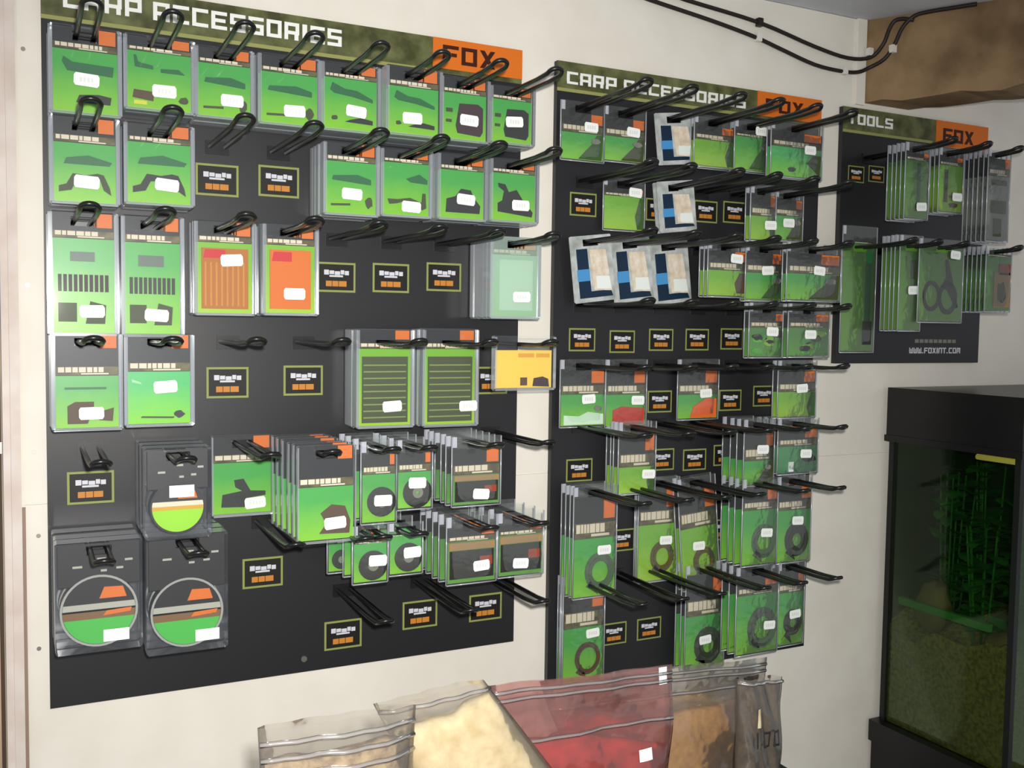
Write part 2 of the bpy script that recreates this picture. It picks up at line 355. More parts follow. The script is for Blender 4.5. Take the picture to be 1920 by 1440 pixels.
TUBE = bpy.data.materials.new('lamp_tube'); TUBE.use_nodes = True
TUBE.node_tree.nodes['Principled BSDF'].inputs['Base Color'].default_value = lin((230, 200, 120))
TUBE.node_tree.nodes['Principled BSDF'].inputs['Emission Color'].default_value = lin((255, 214, 110))
TUBE.node_tree.nodes['Principled BSDF'].inputs['Emission Strength'].default_value = 0.55

# ------------------------------------------------------------------ mesh helpers
class MB:
    """collects shapes, then links them as one mesh object"""
    def __init__(self):
        self.v = []; self.f = []; self.m = []; self.mats = []
    def mi(self, m):
        if m not in self.mats:
            self.mats.append(m)
        return self.mats.index(m)
    def add(self, verts, faces, m):
        n = len(self.v); k = self.mi(m)
        self.v += [tuple(p) for p in verts]
        self.f += [tuple(i + n for i in f) for f in faces]
        self.m += [k] * len(faces)
        return self
    def box(self, x0, x1, y0, y1, z0, z1, m):
        return self.add([(x0, y0, z0), (x1, y0, z0), (x1, y1, z0), (x0, y1, z0), (x0, y0, z1), (x1, y0, z1), (x1, y1, z1), (x0, y1, z1)],
                        [(0, 3, 2, 1), (4, 5, 6, 7), (0, 1, 5, 4), (1, 2, 6, 5), (2, 3, 7, 6), (3, 0, 4, 7)], m)
    def prism(self, pts, y0, y1, m):
        """outline in x, z (counter-clockwise seen from the room) between y0 (front) and y1"""
        n = len(pts)
        vs_ = [(x, y0, z) for x, z in pts] + [(x, y1, z) for x, z in pts]
        fs = [tuple(range(n)), tuple(range(2 * n - 1, n - 1, -1))] + [(i, i + n, (i + 1) % n + n, (i + 1) % n) for i in range(n)]
        return self.add(vs_, fs, m)
    def slab(self, pts, z0, z1, m):
        """outline in x, y between two heights"""
        n = len(pts)
        vs_ = [(x, y, z0) for x, y in pts] + [(x, y, z1) for x, y in pts]
        fs = [tuple(range(n - 1, -1, -1)), tuple(range(n, 2 * n))] + [(i, (i + 1) % n, (i + 1) % n + n, i + n) for i in range(n)]
        return self.add(vs_, fs, m)
    def sheet(self, pts, y, m):
        return self.add([(x, y, z) for x, z in pts], [tuple(range(len(pts)))], m)
    def ring(self, cx, cz, ro, ri, y0, y1, m, sq=1.0, n=20, a0=0.0, a1=2 * PI):
        closed = abs(a1 - a0 - 2 * PI) < 1e-6
        k = n if closed else n + 1
        vs_ = []
        for i in range(k):
            a = a0 + (a1 - a0) * i / n
            c, s = math.cos(a), math.sin(a) * sq
            vs_ += [(cx + ro * c, y0, cz + ro * s), (cx + ri * c, y0, cz + ri * s), (cx + ri * c, y1, cz + ri * s), (cx + ro * c, y1, cz + ro * s)]
        fs = []
        for i in range(n):
            p, q = 4 * i, 4 * ((i + 1) % k)
            for j in range(4):
                fs.append((p + j, q + j, q + (j + 1) % 4, p + (j + 1) % 4))
        return self.add(vs_, fs, m)
    def disc(self, cx, cz, r, y0, y1, m, n=28, sq=1.0):
        return self.prism([(cx + r * math.cos(2 * PI * i / n), cz + sq * r * math.sin(2 * PI * i / n)) for i in range(n)], y0, y1, m)
    def tube(self, path, r, m, n=6, closed=False):
        pts = [Vector(p) for p in path]
        k = len(pts); vs_ = []; fs = []
        up = None
        for i, p in enumerate(pts):
            if closed:
                t = (pts[(i + 1) % k] - pts[i - 1]).normalized()
            else:
                t = (pts[min(i + 1, k - 1)] - pts[max(i - 1, 0)]).normalized()
            if up is None:
                up = Vector((0, 0, 1)) if abs(t.z) < 0.9 else Vector((1, 0, 0))
            a = t.cross(up).normalized(); b = a.cross(t).normalized(); up = b
            for j in range(n):
                th = 2 * PI * j / n
                vs_.append(p + a * (r * math.cos(th)) + b * (r * math.sin(th)))
        for i in range(k if closed else k - 1):
            for j in range(n):
                p0, p1 = i * n, ((i + 1) % k) * n
                fs.append((p0 + j, p0 + (j + 1) % n, p1 + (j + 1) % n, p1 + j))
        if not closed:
            fs.append(tuple(range(n - 1, -1, -1))); fs.append(tuple(range((k - 1) * n, k * n)))
        return self.add(vs_, fs, m)
    def mesh(self, name, smooth=False):
        me = bpy.data.meshes.new(name)
        me.from_pydata(self.v, [], self.f)
        for m in self.mats:
            me.materials.append(m)
        me.polygons.foreach_set('material_index', self.m)
        if smooth:
            me.polygons.foreach_set('use_smooth', [True] * len(me.polygons))
        me.update()
        return me

def link(name, data, parent=None, loc=None):
    o = bpy.data.objects.new(name, data)
    col.objects.link(o)
    if parent is not None:
        o.parent = parent
    if loc is not None:
        o.location = loc
    return o
def tag(o, label, cat, group=None):
    o['label'] = label; o['category'] = cat
    if group:
        o['group'] = group
    return o
def thing(name, label, cat, loc, group=None):
    return tag(link(name, None, None, loc), label, cat, group)
def struct(name, me):
    o = link(name, me); o['kind'] = 'structure'
    return o

# ------------------------------------------------------------------ the room
o = struct('floor', MB().box(-1.6, 3.2, -2.6, 0.0, -0.05, 0.0, FLOORM).mesh('floor'))
o = struct('ceiling', MB().box(-1.6, 3.2, -2.6, 0.12, 2.222, 2.28, CEIL).mesh('ceiling'))
wall = struct('wall_back', MB().box(-0.012, 3.2, 0.004, 0.12, 0.0, 2.222, WALL).mesh('wall_back'))
SEAM = 1.2781
def wall_panel(x0, x1, z0, z1):
    g = 0.0012
    link('wall_panel', MB().box(x0 + g, x1 - g, 0.0, 0.004, z0 + g, z1 - g, WALL).mesh('wall_panel'), wall)
for x0, x1 in ((-0.002, 2.43), (2.43, 3.2)):
    wall_panel(x0, x1, SEAM, 2.222)
    wall_panel(x0, x1, 0.0, SEAM)
for x, z in ((0.0075, 1.938), (0.009, 1.6), (0.0135, 1.355), (0.0185, 1.23), (0.017, 1.06)):
    link('screw', MB().disc(x, z, 0.0032, -0.0012, 0.0, SCREW, 12).mesh('screw'), wall)

tr = struct('trim_1', MB().box(-0.016, -0.003, -0.010, 0.003, 0.0, 2.222, PINKTRIM).mesh('trim_1'))
link('casing_step', MB().box(-0.026, -0.0165, -0.004, 0.003, 0.0, 2.222, PINKTRIM).mesh('casing_step'), tr)
link('corner_bead', MB().box(-0.0025, 0.002, -0.006, -0.0005, 0.0, SEAM - 0.004, mat('bead_brown', (150, 128, 112), 0.6)).mesh('corner_bead'), tr)
d = struct('door_1', MB().box(-0.80, -0.0275, 0.004, 0.045, 0.0, 2.1, DOORTAN).mesh('door_1'))
link('door_gap_shade', MB().box(-0.034, -0.0285, 0.0, 0.004, 0.0, 2.1, mat('door_shadow_gap', (74, 60, 48), 0.7)).mesh('door_gap_shade'), d)  # dark strip stands in for the shade in the gap beside the door
link('hinge', MB().box(-0.033, -0.0275, -0.003, 0.0, 1.355, 1.372, SCREW).mesh('hinge'), d)
struct('wall_left', MB().box(-1.6, -0.80, 0.004, 0.12, 0.0, 2.222, WALL).mesh('wall_left'))

# rough timber beam that leaves the wall at an angle under the ceiling
a = math.radians(61); L = 0.62
bd = (math.cos(a), -math.sin(a)); bn = (math.sin(a) * 0.12, math.cos(a) * 0.12)
bx, bz0, bz1 = 1.645, 2.046, 2.2215
fp = [(bx, -0.0005), (bx + bd[0] * L, bd[1] * L), (bx + bd[0] * L + bn[0], bd[1] * L + bn[1]), (bx + 0.137, -0.0005)]
m = MB()
N = 16
vs_, fs = [], []
for i in range(N + 1):                                   # hewn faces: the arris wanders a little along the length
    t = i / N
    p = (fp[0][0] + (fp[1][0] - fp[0][0]) * t, fp[0][1] + (fp[1][1] - fp[0][1]) * t)
    q = (fp[3][0] + (fp[2][0] - fp[3][0]) * t, fp[3][1] + (fp[2][1] - fp[3][1]) * t)
    jz = 0.004 * math.sin(i * 1.7) + 0.003 * random.uniform(-1, 1) if 0 < i < N else 0
    jn = 0.003 * math.sin(i * 2.3)
    if i == 0:
        jn = 0
    vs_ += [(p[0] - bn[0] * jn * 8, p[1] - bn[1] * jn * 8, bz0 + jz), (q[0], q[1], bz0 + jz * 0.5), (q[0], q[1], bz1), (p[0], p[1], bz1)]
for i in range(N):
    for j in range(4):
        fs.append((4 * i + j, 4 * i + 4 + j, 4 * i + 4 + (j + 1) % 4, 4 * i + (j + 1) % 4))
fs += [(0, 1, 2, 3), (4 * N + 3, 4 * N + 2, 4 * N + 1, 4 * N)]
m.add(vs_, fs, BEAM)
bm_ = struct('trim_2', m.mesh('trim_2'))
link('plaster_edge', MB().box(1.618, 1.6435, -0.006, -0.0004, 2.04, 2.2215, WALL).mesh('plaster_edge'), bm_)

def cable(name, pts, label, r=0.0042):
    path = []
    for i in range(len(pts) - 1):                        # Catmull-Rom through the fixings
        p0, p1, p2, p3 = [Vector(pts[min(max(i + k, 0), len(pts) - 1)]) for k in (-1, 0, 1, 2)]
        for s in range(4):
            t = s / 4
            path.append(0.5 * ((2 * p1) + (p2 - p0) * t + (2 * p0 - 5 * p1 + 4 * p2 - p3) * t * t + (3 * p1 - p0 - 3 * p2 + p3) * t ** 3))
    path.append(Vector(pts[-1]))
    o = link(name, MB().tube(path, r, CABLE, 8).mesh(name, True))
    return tag(o, label, 'cable')
ca = cable('cable', CABLE_LOW, 'lower black cable clipped across the wall and up the timber beam')
cb = cable('cable', CABLE_HIGH, 'upper black cable clipped across the wall and bent beside the beam')
cable('cable', [(2.085, -0.005, 2.141), (2.11, -0.005, 2.138), (2.15, -0.005, 2.135), (2.20, -0.005, 2.131)], 'short black cable on wall at far side of the beam')
def clip(x, y, z, parent, m_):
    link('cable_clip', MB().box(x - 0.006, x + 0.006, y - 0.0065, y + 0.004, z - 0.008, z + 0.008, m_).mesh('cable_clip'), parent)
clip(1.342, -0.008, 2.141, ca, CLIPW); clip(1.578, -0.008, 2.105, ca, CLIPW); clip(1.664, -0.058, 2.150, ca, CLIPW)
clip(1.344, -0.008, 2.171, cb, CABLE); clip(1.640, -0.017, 2.150, cb, CLIPW)

# ------------------------------------------------------------------ lettering built from square strokes
GLYPH = {
    'C': [(0, 1, .8, 1), (0, .25, 0, 1), (0, 1, 0, .2)], 'A': [(0, 1, .8, 1), (0, .25, 0, 1), (.75, 1, 0, 1), (0, 1, .3, .5)],
    'R': [(0, 1, .8, 1), (0, .25, 0, 1), (.75, 1, .5, 1), (0, 1, .32, .52), (.68, .95, 0, .35)], 'P': [(0, 1, .8, 1), (0, .25, 0, 1), (.75, 1, .4, 1), (0, 1, .28, .48)],
    'E': [(0, 1, .8, 1), (0, .25, 0, 1), (0, .9, .4, .6), (0, 1, 0, .2)], 'S': [(0, 1, .8, 1), (0, .25, .4, 1), (0, 1, .4, .6), (.75, 1, 0, .6), (0, 1, 0, .2)],
    'O': [(0, 1, .8, 1), (0, .25, 0, 1), (.75, 1, 0, 1), (0, 1, 0, .2)], 'I': [(.34, .66, 0, 1)], 'F': [(0, 1, .8, 1), (0, .27, 0, 1), (0, .88, .38, .58)],
    'T': [(0, 1, .8, 1), (.37, .63, 0, 1)], 'L': [(0, .25, 0, 1), (0, 1, 0, .2)], 'W': [(0, .2, 0, 1), (.8, 1, 0, 1), (.4, .6, 0, .8), (0, 1, 0, .2)],
    'N': [(0, .25, 0, 1), (.75, 1, 0, 1), (0, 1, .8, 1)], 'M': [(0, .2, 0, 1), (.8, 1, 0, 1), (.4, .6, .2, 1), (0, 1, .8, 1)], '.': [(.3, .6, 0, .2)],
    '1': [(.4, .6, 0, 1)], '0': [(.05, .95, .85, 1), (.05, .22, 0, 1), (.78, .95, 0, 1), (.05, .95, 0, .15)]}
def write(mb, text, x0, x1, z0, z1, y0, y1, m_, gap=0.16):
    adv = [{' ': .55, 'I': .48, '.': .5}.get(c, 1.0) for c in text]
    cw = (x1 - x0) / (sum(adv) - gap)
    for i, ch in enumerate(text):
        if ch == ' ':
            continue
        ox = x0 + sum(adv[:i]) * cw; lw = cw * (1 - gap); lh = z1 - z0
        if adv[i] < 1:
            ox -= cw * .26
        if ch == 'X':
            for s in (0, 1):
                pts = [(0, 0), (.3, 0), (1, 1), (.7, 1)]
                if s:
                    pts = [(1 - p, q) for p, q in reversed(pts)]
                mb.prism([(ox + p * lw, z0 + q * lh) for p, q in pts], y0 - 0.0001 * s, y1, m_)
            continue
        for k, (a_, b_, c_, d_) in enumerate(GLYPH[ch]):
            mb.box(ox + a_ * lw, ox + b_ * lw, y0 - 0.00003 * k, y1, z0 + c_ * lh, z0 + d_ * lh, m_)
    return mb

# ------------------------------------------------------------------ the three display boards
BT = 0.012                                               # board thickness
lab = MB()                                               # the small printed product panel under each hook
lw, lh = 0.0325, 0.0245
lab.box(-lw, lw, -0.0004, 0, -lh, lh, FRAMEG)
lab.box(-lw + .0034, lw - .0034, -0.0008, -0.0003, -lh + .0034, lh - .0034, LABELBK)
LABEL_ME = lab.mesh('hook_label')
let = MB()
for i, (x0, x1) in enumerate(((-.021, -.013), (-.012, -.004), (-.003, .006), (.007, .013), (.014, .021))):
    let.box(x0, x1, -0.0012, -0.0007, .004 + .001 * (i % 2), .012 - .001 * (i % 3), LABELWH)
let.box(-.012, .011, -0.0012, -0.0007, .0005, .0035, LABELWH)
for x0, x1 in ((-.018, -.008), (-.007, .003), (.004, .017)):
    let.box(x0, x1, -0.0012, -0.0007, -.015, -.006, LABELOR)
LETTER_ME = let.mesh('lettering')

def board(label, x0, x1, z0, z1, zh, text, tx0, tx1, tz0, tz1, logo, logo_text, spots, scale=1.0):
    root = thing('display_board', label, 'board', ((x0 + x1) / 2, -BT, z0))
    ox, oz = (x0 + x1) / 2, z0
    def rel(me, name, parent=root):
        return link(name, me, parent)
    rel(MB().box(x0 - ox, x1 - ox, 0, BT - 0.0004, 0, z1 - oz, BLACKBOARD).mesh('panel'), 'panel')
    hd = rel(MB().box(x0 - ox, x1 - ox, -0.0006, 0, zh - oz, z1 - oz, CAMO).mesh('header_band'), 'header_band')
    link('header_line', MB().box(x0 - ox, logo[0] - ox - 0.01, -0.0010, -0.0006, zh - oz, zh - oz + 0.006, LINE).mesh('header_line'), hd)
    words = text.split(' ')
    share = (len(words[0]) + .47) / (len(text) - 0.97) if len(words) > 1 else 1.0
    wx = tx0
    for i, wd in enumerate(words):
        we = tx1 if i == len(words) - 1 else tx0 + (tx1 - tx0) * share - (tx1 - tx0) / len(text) * .62
        link('header_word', write(MB(), wd, wx - ox, we - ox, tz0 - oz, tz1 - oz, -0.0016, -0.0006, WHITE).mesh('header_word'), hd)
        wx = tx0 + (tx1 - tx0) * share
    lg = rel(MB().box(logo[0] - ox, logo[1] - ox, -0.0022, -0.0006, logo[2] - oz, logo[3] - oz, ORANGE).mesh('logo_plate'), 'logo_plate')
    link('logo_lettering', write(MB(), 'FOX', logo_text[0] - ox, logo_text[1] - ox, logo_text[2] - oz, logo_text[3] - oz, -0.0030, -0.0021, DKRED).mesh('logo_lettering'), lg)
    for x, z in spots:
        k = rel(LABEL_ME, 'hook_label'); k.location = (x - ox, 0, z - oz); k.scale = (scale, 1, scale)
        link('lettering', LETTER_ME, k)
    return root, ox, oz
b1, ox, oz = board('wide black display board with camouflage header and empty lower edge', 0.031, 0.805, 0.970, 2.041, 1.982,
                   'CARP ACCESSORIES', 0.060, 0.474, 2.0015, 2.0285, (0.634, 0.805, 1.990, 2.041), (0.652, 0.751, 2.000, 2.030), LABEL_SPOTS[1])
link('screw', MB().disc(0.414 - ox, 0.992 - oz, 0.005, -0.0015, 0, SCREW, 14).mesh('screw'), b1)
b2, ox, oz = board('narrow tall black display board with camouflage header, crowded with small packets', 0.8775, 1.513, 0.866, 2.034, 1.980,
                   'CARP ACCESSORIES', 0.897, 1.311, 1.9945, 2.0165, (1.341, 1.513, 1.985, 2.034), (1.362, 1.462, 1.995, 2.021), LABEL_SPOTS[2], 0.88)
b3, ox, oz = board('small black display board with web address, hung near the aquarium', 1.576, 2.030, 1.480, 2.030, 1.976,
                   'TOOLS', 1.590, 1.722, 1.995, 2.017, (1.858, 2.030, 1.972, 2.030), (1.880, 1.980, 1.984, 2.014), LABEL_SPOTS[3], 0.72)
link('web_address', write(MB(), 'WWW.FOXINT.COM', 1.800 - ox, 1.967 - ox, 1.5020 - oz, 1.5150 - oz, -0.0006, 0, LABELWH).mesh('web_address'), b3)
m = MB()
for i in range(9):
    m.box(1.817 - ox + i * .0152, 1.829 - ox + i * .0152, -0.0006, 0, 1.526 - oz, 1.534 - oz, GREYP)
link('small_print', m.mesh('small_print'), b3)

# ------------------------------------------------------------------ hooks
HL = 0.225                                               # reach of a hook from the board face
def hook_mesh():
    m = MB()
    w, r = 0.0115, 0.0036
    left = [(-w, 0.0, 0.0), (-w, -HL + 0.05, 0.0), (-w, -HL + 0.016, 0.002)]
    arch = [(-w * math.cos(t), -HL + 0.012 - 0.012 * math.sin(t), 0.003 + 0.005 * math.sin(t)) for t in [PI * i / 10 for i in range(11)]]
    right = [(-x, y, z) for x, y, z in reversed(left)]
    m.tube(left + arch + right, r, HOOK, 6)
    return m.mesh('wire_loop', True)
HOOK_ME = hook_mesh()
PLATE_ME = MB().box(-0.018, 0.018, -0.003, 0.0, -0.012, 0.009, HOOK).mesh('back_plate')
ORD = ['first', 'second', 'third', 'fourth', 'fifth', 'sixth', 'seventh', 'eighth', 'ninth', 'tenth', 'eleventh']
ROWS = {1: ['top', 'second', 'third', 'fourth', 'fifth', 'sixth', 'bottom'], 2: ['top', 'second', 'third', 'fourth', 'fifth', 'sixth', 'seventh', 'bottom'], 3: ['top', 'bottom']}
BOARD = {1: 'wide board', 2: 'narrow board', 3: 'small board'}
allhooks = sorted([(p[0], p[1], p[2], p[3], False) for p in PACKS] + [(b, r, x, z, True) for b, r, x, z in EMPTY_HOOKS])
WHERE = {}
for b in (1, 2, 3):
    for r in range(1, 9):
        for i, h in enumerate(sorted(h for h in allhooks if h[0] == b and h[1] == r)):
            WHERE[(b, r, h[2])] = '%s hook of %s row on %s' % (ORD[i], ROWS[b][r - 1], BOARD[b])
for b, r, x, z, empty in allhooks:
    w_ = WHERE[(b, r, x)].replace(' hook of', ' of')
    t = thing('peg_hook', ('empty black wire loop hook, ' if empty else 'black wire loop hook carrying packs, ') + w_, 'hook', (x, -BT, z), 'hooks on the ' + BOARD[b])
    link('wire_loop', HOOK_ME, t)
    link('back_plate', PLATE_ME, t)

# ------------------------------------------------------------------ packs
def blob(cx, cz, ru, rv, seed, n=11):
    rd = random.Random(seed)
    return [(cx + ru * rd.uniform(.72, 1.1) * math.cos(2 * PI * i / n), cz + rv * rd.uniform(.72, 1.1) * math.sin(2 * PI * i / n)) for i in range(n)]

def shapes_for(style, cw, ch, seed):
    """printed or packed pieces on the card body: list of (name, [(kind, data, material)]); u in -.5...5 of the card width, v in 0..1 of its body height"""
    U = lambda u: u * cw
    V = lambda v: v * ch
    def poly(pts, m_): return ('poly', [(U(p), V(q)) for p, q in pts], m_)
    def rect(u0, u1, v0, v1, m_): return poly([(u0, v0), (u1, v0), (u1, v1), (u0, v1)], m_)
    def blb(u, v, ru, rv, m_, s=0): return ('poly', blob(U(u), V(v), U(ru), V(rv), seed + s), m_)
    def rng(u, v, ro, ri, m_, sq=1.0): return ('ring', (U(u), V(v), U(ro), U(ri), sq), m_)
    S = style
    if S == 'rig_tube':
        return [('rig_tube', [poly([(-.28, .66), (.42, .62), (.44, .78), (-.2, .80), (-.34, .88), (-.36, .80)], TUBEG)]), ('clip', [poly([(-.15, .16), (.38, .16), (.40, .28), (.2, .31), (-.1, .28)], DARK)])]
    if S == 'rig_hooklet':
        return [('rig_tube', [poly([(-.38, .72), (-.1, .70), (-.1, .76), (-.33, .80), (-.36, .92), (-.40, .92)], TUBEG), poly([(.02, .66), (.4, .66), (.3, .74), (.02, .72)], TUBEG)]),
                ('clip', [poly([(-.42, .18), (-.1, .14), (-.08, .30), (-.40, .32)], BROWN), rect(-.40, -.2, .06, .13, YEL), blb(.38, .20, .08, .07, OLIVE)])]
    if S == 'rig_bar':
        return [('rig_tube', [poly([(-.38, .64), (.40, .58), (.40, .68), (.12, .76), (-.36, .72)], TUBEG)]), ('clip', [blb(.36, .24, .08, .12, OLIVE), poly([(-.4, .14), (-.02, .16), (-.02, .20), (-.4, .18)], OLIVE)])]
    if S == 'rig_tail':
        return [('rig_tube', [poly([(-.38, .76), (-.30, .70), (.05, .66), (.42, .58), (.42, .64), (.12, .78), (-.12, .80), (-.34, .90)], TUBEG)]), ('clip', [poly([(-.1, .16), (.42, .14), (.42, .22), (.2, .26), (-.02, .20)], DARK), blb(-.3, .22, .06, .05, OLIVE, 2)])]
    if S == 'rig_block':
        return [('weight', [poly([(-.16, .14), (.36, .10), (.42, .2), (.42, .72), (.3, .80), (-.12, .78), (-.2, .3)], MAROON if seed % 2 else DARK)]), ('clip', [rect(-.42, -.28, .58, .66, OLIVE), rect(-.42, -.3, .36, .42, OLIVE)])]
    if S == 'rig_arch':
        return [('rig_tube', [poly([(-.34, .64), (.40, .64), (.44, .70), (.05, .80), (-.30, .74)], TUBEG)]), ('link', [poly([(-.42, .16), (-.22, .20), (-.14, .36), (.10, .38), (.24, .40), (.30, .22), (.42, .14), (.40, .26), (.30, .48), (.20, .50), (.02, .46), (-.2, .48), (-.3, .30), (-.42, .26)], OLIVE if seed % 2 else DARK)])]
    if S == 'rig_crook':
        return [('rig_tube', [poly([(.0, .70), (.1, .64), (.46, .62), (.46, .70), (.28, .80)], TUBEG)]), ('link', [poly([(-.40, .30), (-.36, .20), (-.2, .22), (.0, .28), (.36, .12), (.44, .16), (.42, .44), (.36, .44), (.34, .26), (.08, .34), (-.2, .30)], OLIVE)])]
    if S == 'rig_dome':
        return [('weight', [poly([(-.36, .12), (.40, .12), (.42, .28), (.26, .46), (.2, .60), (-.02, .62), (-.14, .46), (-.34, .40)], DARK)])]
    if S == 'rig_swirl':
        return [('clip', [poly([(-.36, .18), (.42, .10), (.44, .20), (.2, .46), (.06, .66), (-.12, .60), (-.2, .76), (-.36, .78), (-.34, .70), (-.22, .62), (-.26, .42), (-.36, .36)], DARK)])]
    if S == 'comb':
        bm = MAROON if seed % 2 else DARK
        out = [('tube_box', [rect(-.22, .18, .76, .86, mat('part_slate', (92, 108, 96), 0.4)) if seed % 2 else rect(-.26, .2, .74, .86, mat('part_slate', (92, 108, 96), 0.4))])]
        for i in range(10):
            out.append(('tube_sleeve', [rect(-.42 + i * .085, -.42 + i * .085 + .058, .44, .62, bm)]))
        out.append(('rubber_bead', [rect(-.42, -.12, .12, .32, OLIVE), poly([(.02, .1), (.34, .1), (.36, .3), (.1, .34)], OLIVE)]))
        return out
    if S == 'gold_panel':
        out = [('panel', [rect(-.43, .43, .06, .92, GOLD)]), ('red_tab', [('front', poly([(-.40, .78), (.0, .78), (.0, .90), (-.36, .90)], RED), None)])]
        for i in range(8):
            out.append(('rib', [('front', rect(-.38 + i * .10, -.38 + i * .10 + .035, .10, .72, GOLDRIB), None)]))
        return out
    if S == 'orange_panel':
        return [('panel', [rect(-.42, .42, .06, .93, PANOR)]), ('red_tab', [('front', poly([(-.38, .76), (.02, .76), (.02, .90), (-.34, .90)], RED), None)])]
    if S == 'frosted':
        return [('panel', [rect(-.34, .4, .10, .92, PWHITE)])]
    if S == 'rig_worm':
        return [('soft_worm', [poly([(-.32, .08), (.0, .08), (.04, .22), (.2, .14), (.4, .12), (.42, .38), (.3, .34), (.1, .3), (.1, .50), (-.2, .50), (-.32, .42)], BROWN)]), ('streak', [rect(-.36, .30, .74, .78, TUBEG)])]
    if S == 'rig_needle':
        return [('needle', [poly([(-.30, .12), (.22, .10), (.24, .13), (-.28, .15)], OLIVE)]), ('bead', [blb(.32, .18, .09, .075, DARK)]), ('glint', [poly([(-.44, .80), (-.28, .76), (-.3, .80), (-.44, .86)], PALE)])]
    if S == 'rig_worm2':
        return [('soft_grub', [poly([(-.12, .12), (.42, .10), (.44, .34), (.34, .62), (.1, .66), (-.1, .50), (.0, .3)], BROWN)])]
    if S == 'rig_knot':
        return [('swivel', [poly([(-.36, .14), (.06, .12), (.06, .30), (.4, .34), (.4, .42), (.14, .44), (.02, .68), (-.14, .66), (-.12, .52), (.0, .44), (-.34, .38)], DARK)])]
    if S == 'ruled':
        out = [('panel', [rect(-.44, .44, .04, .90, RULED)])]
        for i in range(9):
            out.append(('rule', [('front', rect(-.42, .40, .10 + i * .085, .118 + i * .085, RULELN), None)]))
        return out
    if S == 'disc':
        return [('disc', [rng(.08, .42, .44, .16, DARK)]), ('disc_core', [('front', rng(.08, .42, .16, .05, GREYP), None)])]
    if S == 'dark_panel':
        return [('title_band', [rect(-.48, .48, .80, .98, TAN)]), ('panel', [rect(-.46, .46, .10, .78, DARK)]), ('red_corner', [('front', rect(.16, .42, .40, .62, mat('ink_rust', (150, 66, 46), 0.5)), None)])]
    if S == 'bag_dark':
        return [('tube', [poly([(-.1, .02), (.46, .02), (.48, .98), (.34, .96), (.22, .60), (.1, .40)], OLIVE if seed % 2 else mat('part_moss', (60, 92, 44), 0.5))]), ('bead', [('front', ('poly', blob(U(.3), V(.72), U(.12), V(.12), seed + 3), GREYP), None)])]
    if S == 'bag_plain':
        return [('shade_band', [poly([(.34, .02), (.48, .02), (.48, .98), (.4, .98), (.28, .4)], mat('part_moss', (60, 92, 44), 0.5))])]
    if S == 'bag_round':
        return [('side_lead', [poly([(.26, .1), (.48, .1), (.48, .9), (.34, .9), (.2, .5)], BROWN)])]
    if S == 'bag_hole':
        return [('bead', [blb(-.1, .24, .08, .1, DARK)]), ('tube', [poly([(.2, .5), (.46, .1), (.48, .8), (.34, .8)], OLIVE)])]
    if S == 'bag_leaf':
        out = []
        for i in range(7):
            rd = random.Random(seed * 13 + i)
            out.append(('soft_leaf', [blb(rd.uniform(-.34, .34), rd.uniform(.14, .8), .15, .13, (PLANT, LIME, OLIVE, mat('part_leaf', (96, 190, 60), 0.4))[i % 4], i)]))
        return out
    if S == 'bag_white':
        return [('bait_block', [poly([(-.44, .03), (.46, .03), (.46, .36), (.1, .44), (-.1, .30), (-.44, .34)], PWHITE)]), ('bead', [blb(.34, .54, .1, .1, GREYP)])]
    if S == 'bag_red':
        return [('bait_block', [poly([(-.34, .03), (.46, .03), (.46, .55), (-.1, .62), (-.34, .5)], PRED)])]
    if S == 'bag_orange':
        return [('bait_block', [poly([(-.2, .03), (.46, .03), (.46, .82), (.2, .84), (-.12, .5)], PORANGE)])]
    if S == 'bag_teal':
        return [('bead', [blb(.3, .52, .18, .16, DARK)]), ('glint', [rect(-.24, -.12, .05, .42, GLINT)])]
    if S in ('coil', 'coil_yellow', 'coil_dark', 'coil_thin'):
        m_ = {'coil': COILG, 'coil_yellow': COILB, 'coil_dark': COILD, 'coil_thin': BROWN}[S]
        u, v, ro, ri = {'coil': (.12, .42, .36, .20), 'coil_yellow': (.10, .42, .30, .17), 'coil_dark': (.08, .42, .36, .14), 'coil_thin': (.10, .42, .32, .22)}[S]
        ri2 = ri + (ro - ri) * .5
        return [('coil', [rng(u, v, ro, ri2 + .004, m_, 1.12)]), ('coil', [('front', rng(u, v, ri2 - .004, ri, m_, 1.12), None)]), ('coil_tail', [poly([(u - ro * .9, v - .25), (u - ro * .6, v - .3), (u - ro * .1, v - .04 - ro), (u - ro * .5, v - .1)], m_)])]
    if S == 'tool_tall':
        return [('tool_shaft', [rect(.02, .12, .28, .96, TUBEG)]), ('knob', [blb(.12, .22, .2, .06, DARK)])]
    if S == 'tool_yellow':
        return [('tool_shaft', [rect(-.3, -.16, .2, .9, OLIVE)]), ('tool_tip', [blb(.12, .14, .2, .06, BROWN), rect(-.06, .44, .3, .35, BROWN)])]
    if S == 'tool_grey':
        return [('window', [rect(-.36, .36, .42, .62, OLIVE)]), ('window', [rect(-.2, .16, .06, .34, OLIVE)]), ('window', [rect(-.36, .36, .86, .94, OLIVE)])]
    if S == 'tool_long':
        return [('tool_handle', [rect(.16, .42, .06, .28, DARK)]), ('tool_shaft', [rect(.2, .36, .28, .92, TUBEG)])]
    if S == 'tool_knife':
        return [('handle', [rect(.0, .2, .60, .82, OLIVE)]), ('blade', [rect(.05, .15, .2, .60, DGREEN)])]
    if S == 'scissors':
        return [('finger_loop', [rng(-.22, .34, .20, .145, DARK, 1.25)]), ('finger_loop', [rng(.16, .32, .22, .155, DARK, 1.25)]), ('blade', [poly([(.0, .46), (.16, .42), (.36, .18), (.40, .2), (.26, .56), (.14, .84), (.08, .84), (.12, .6)], DARK)])]
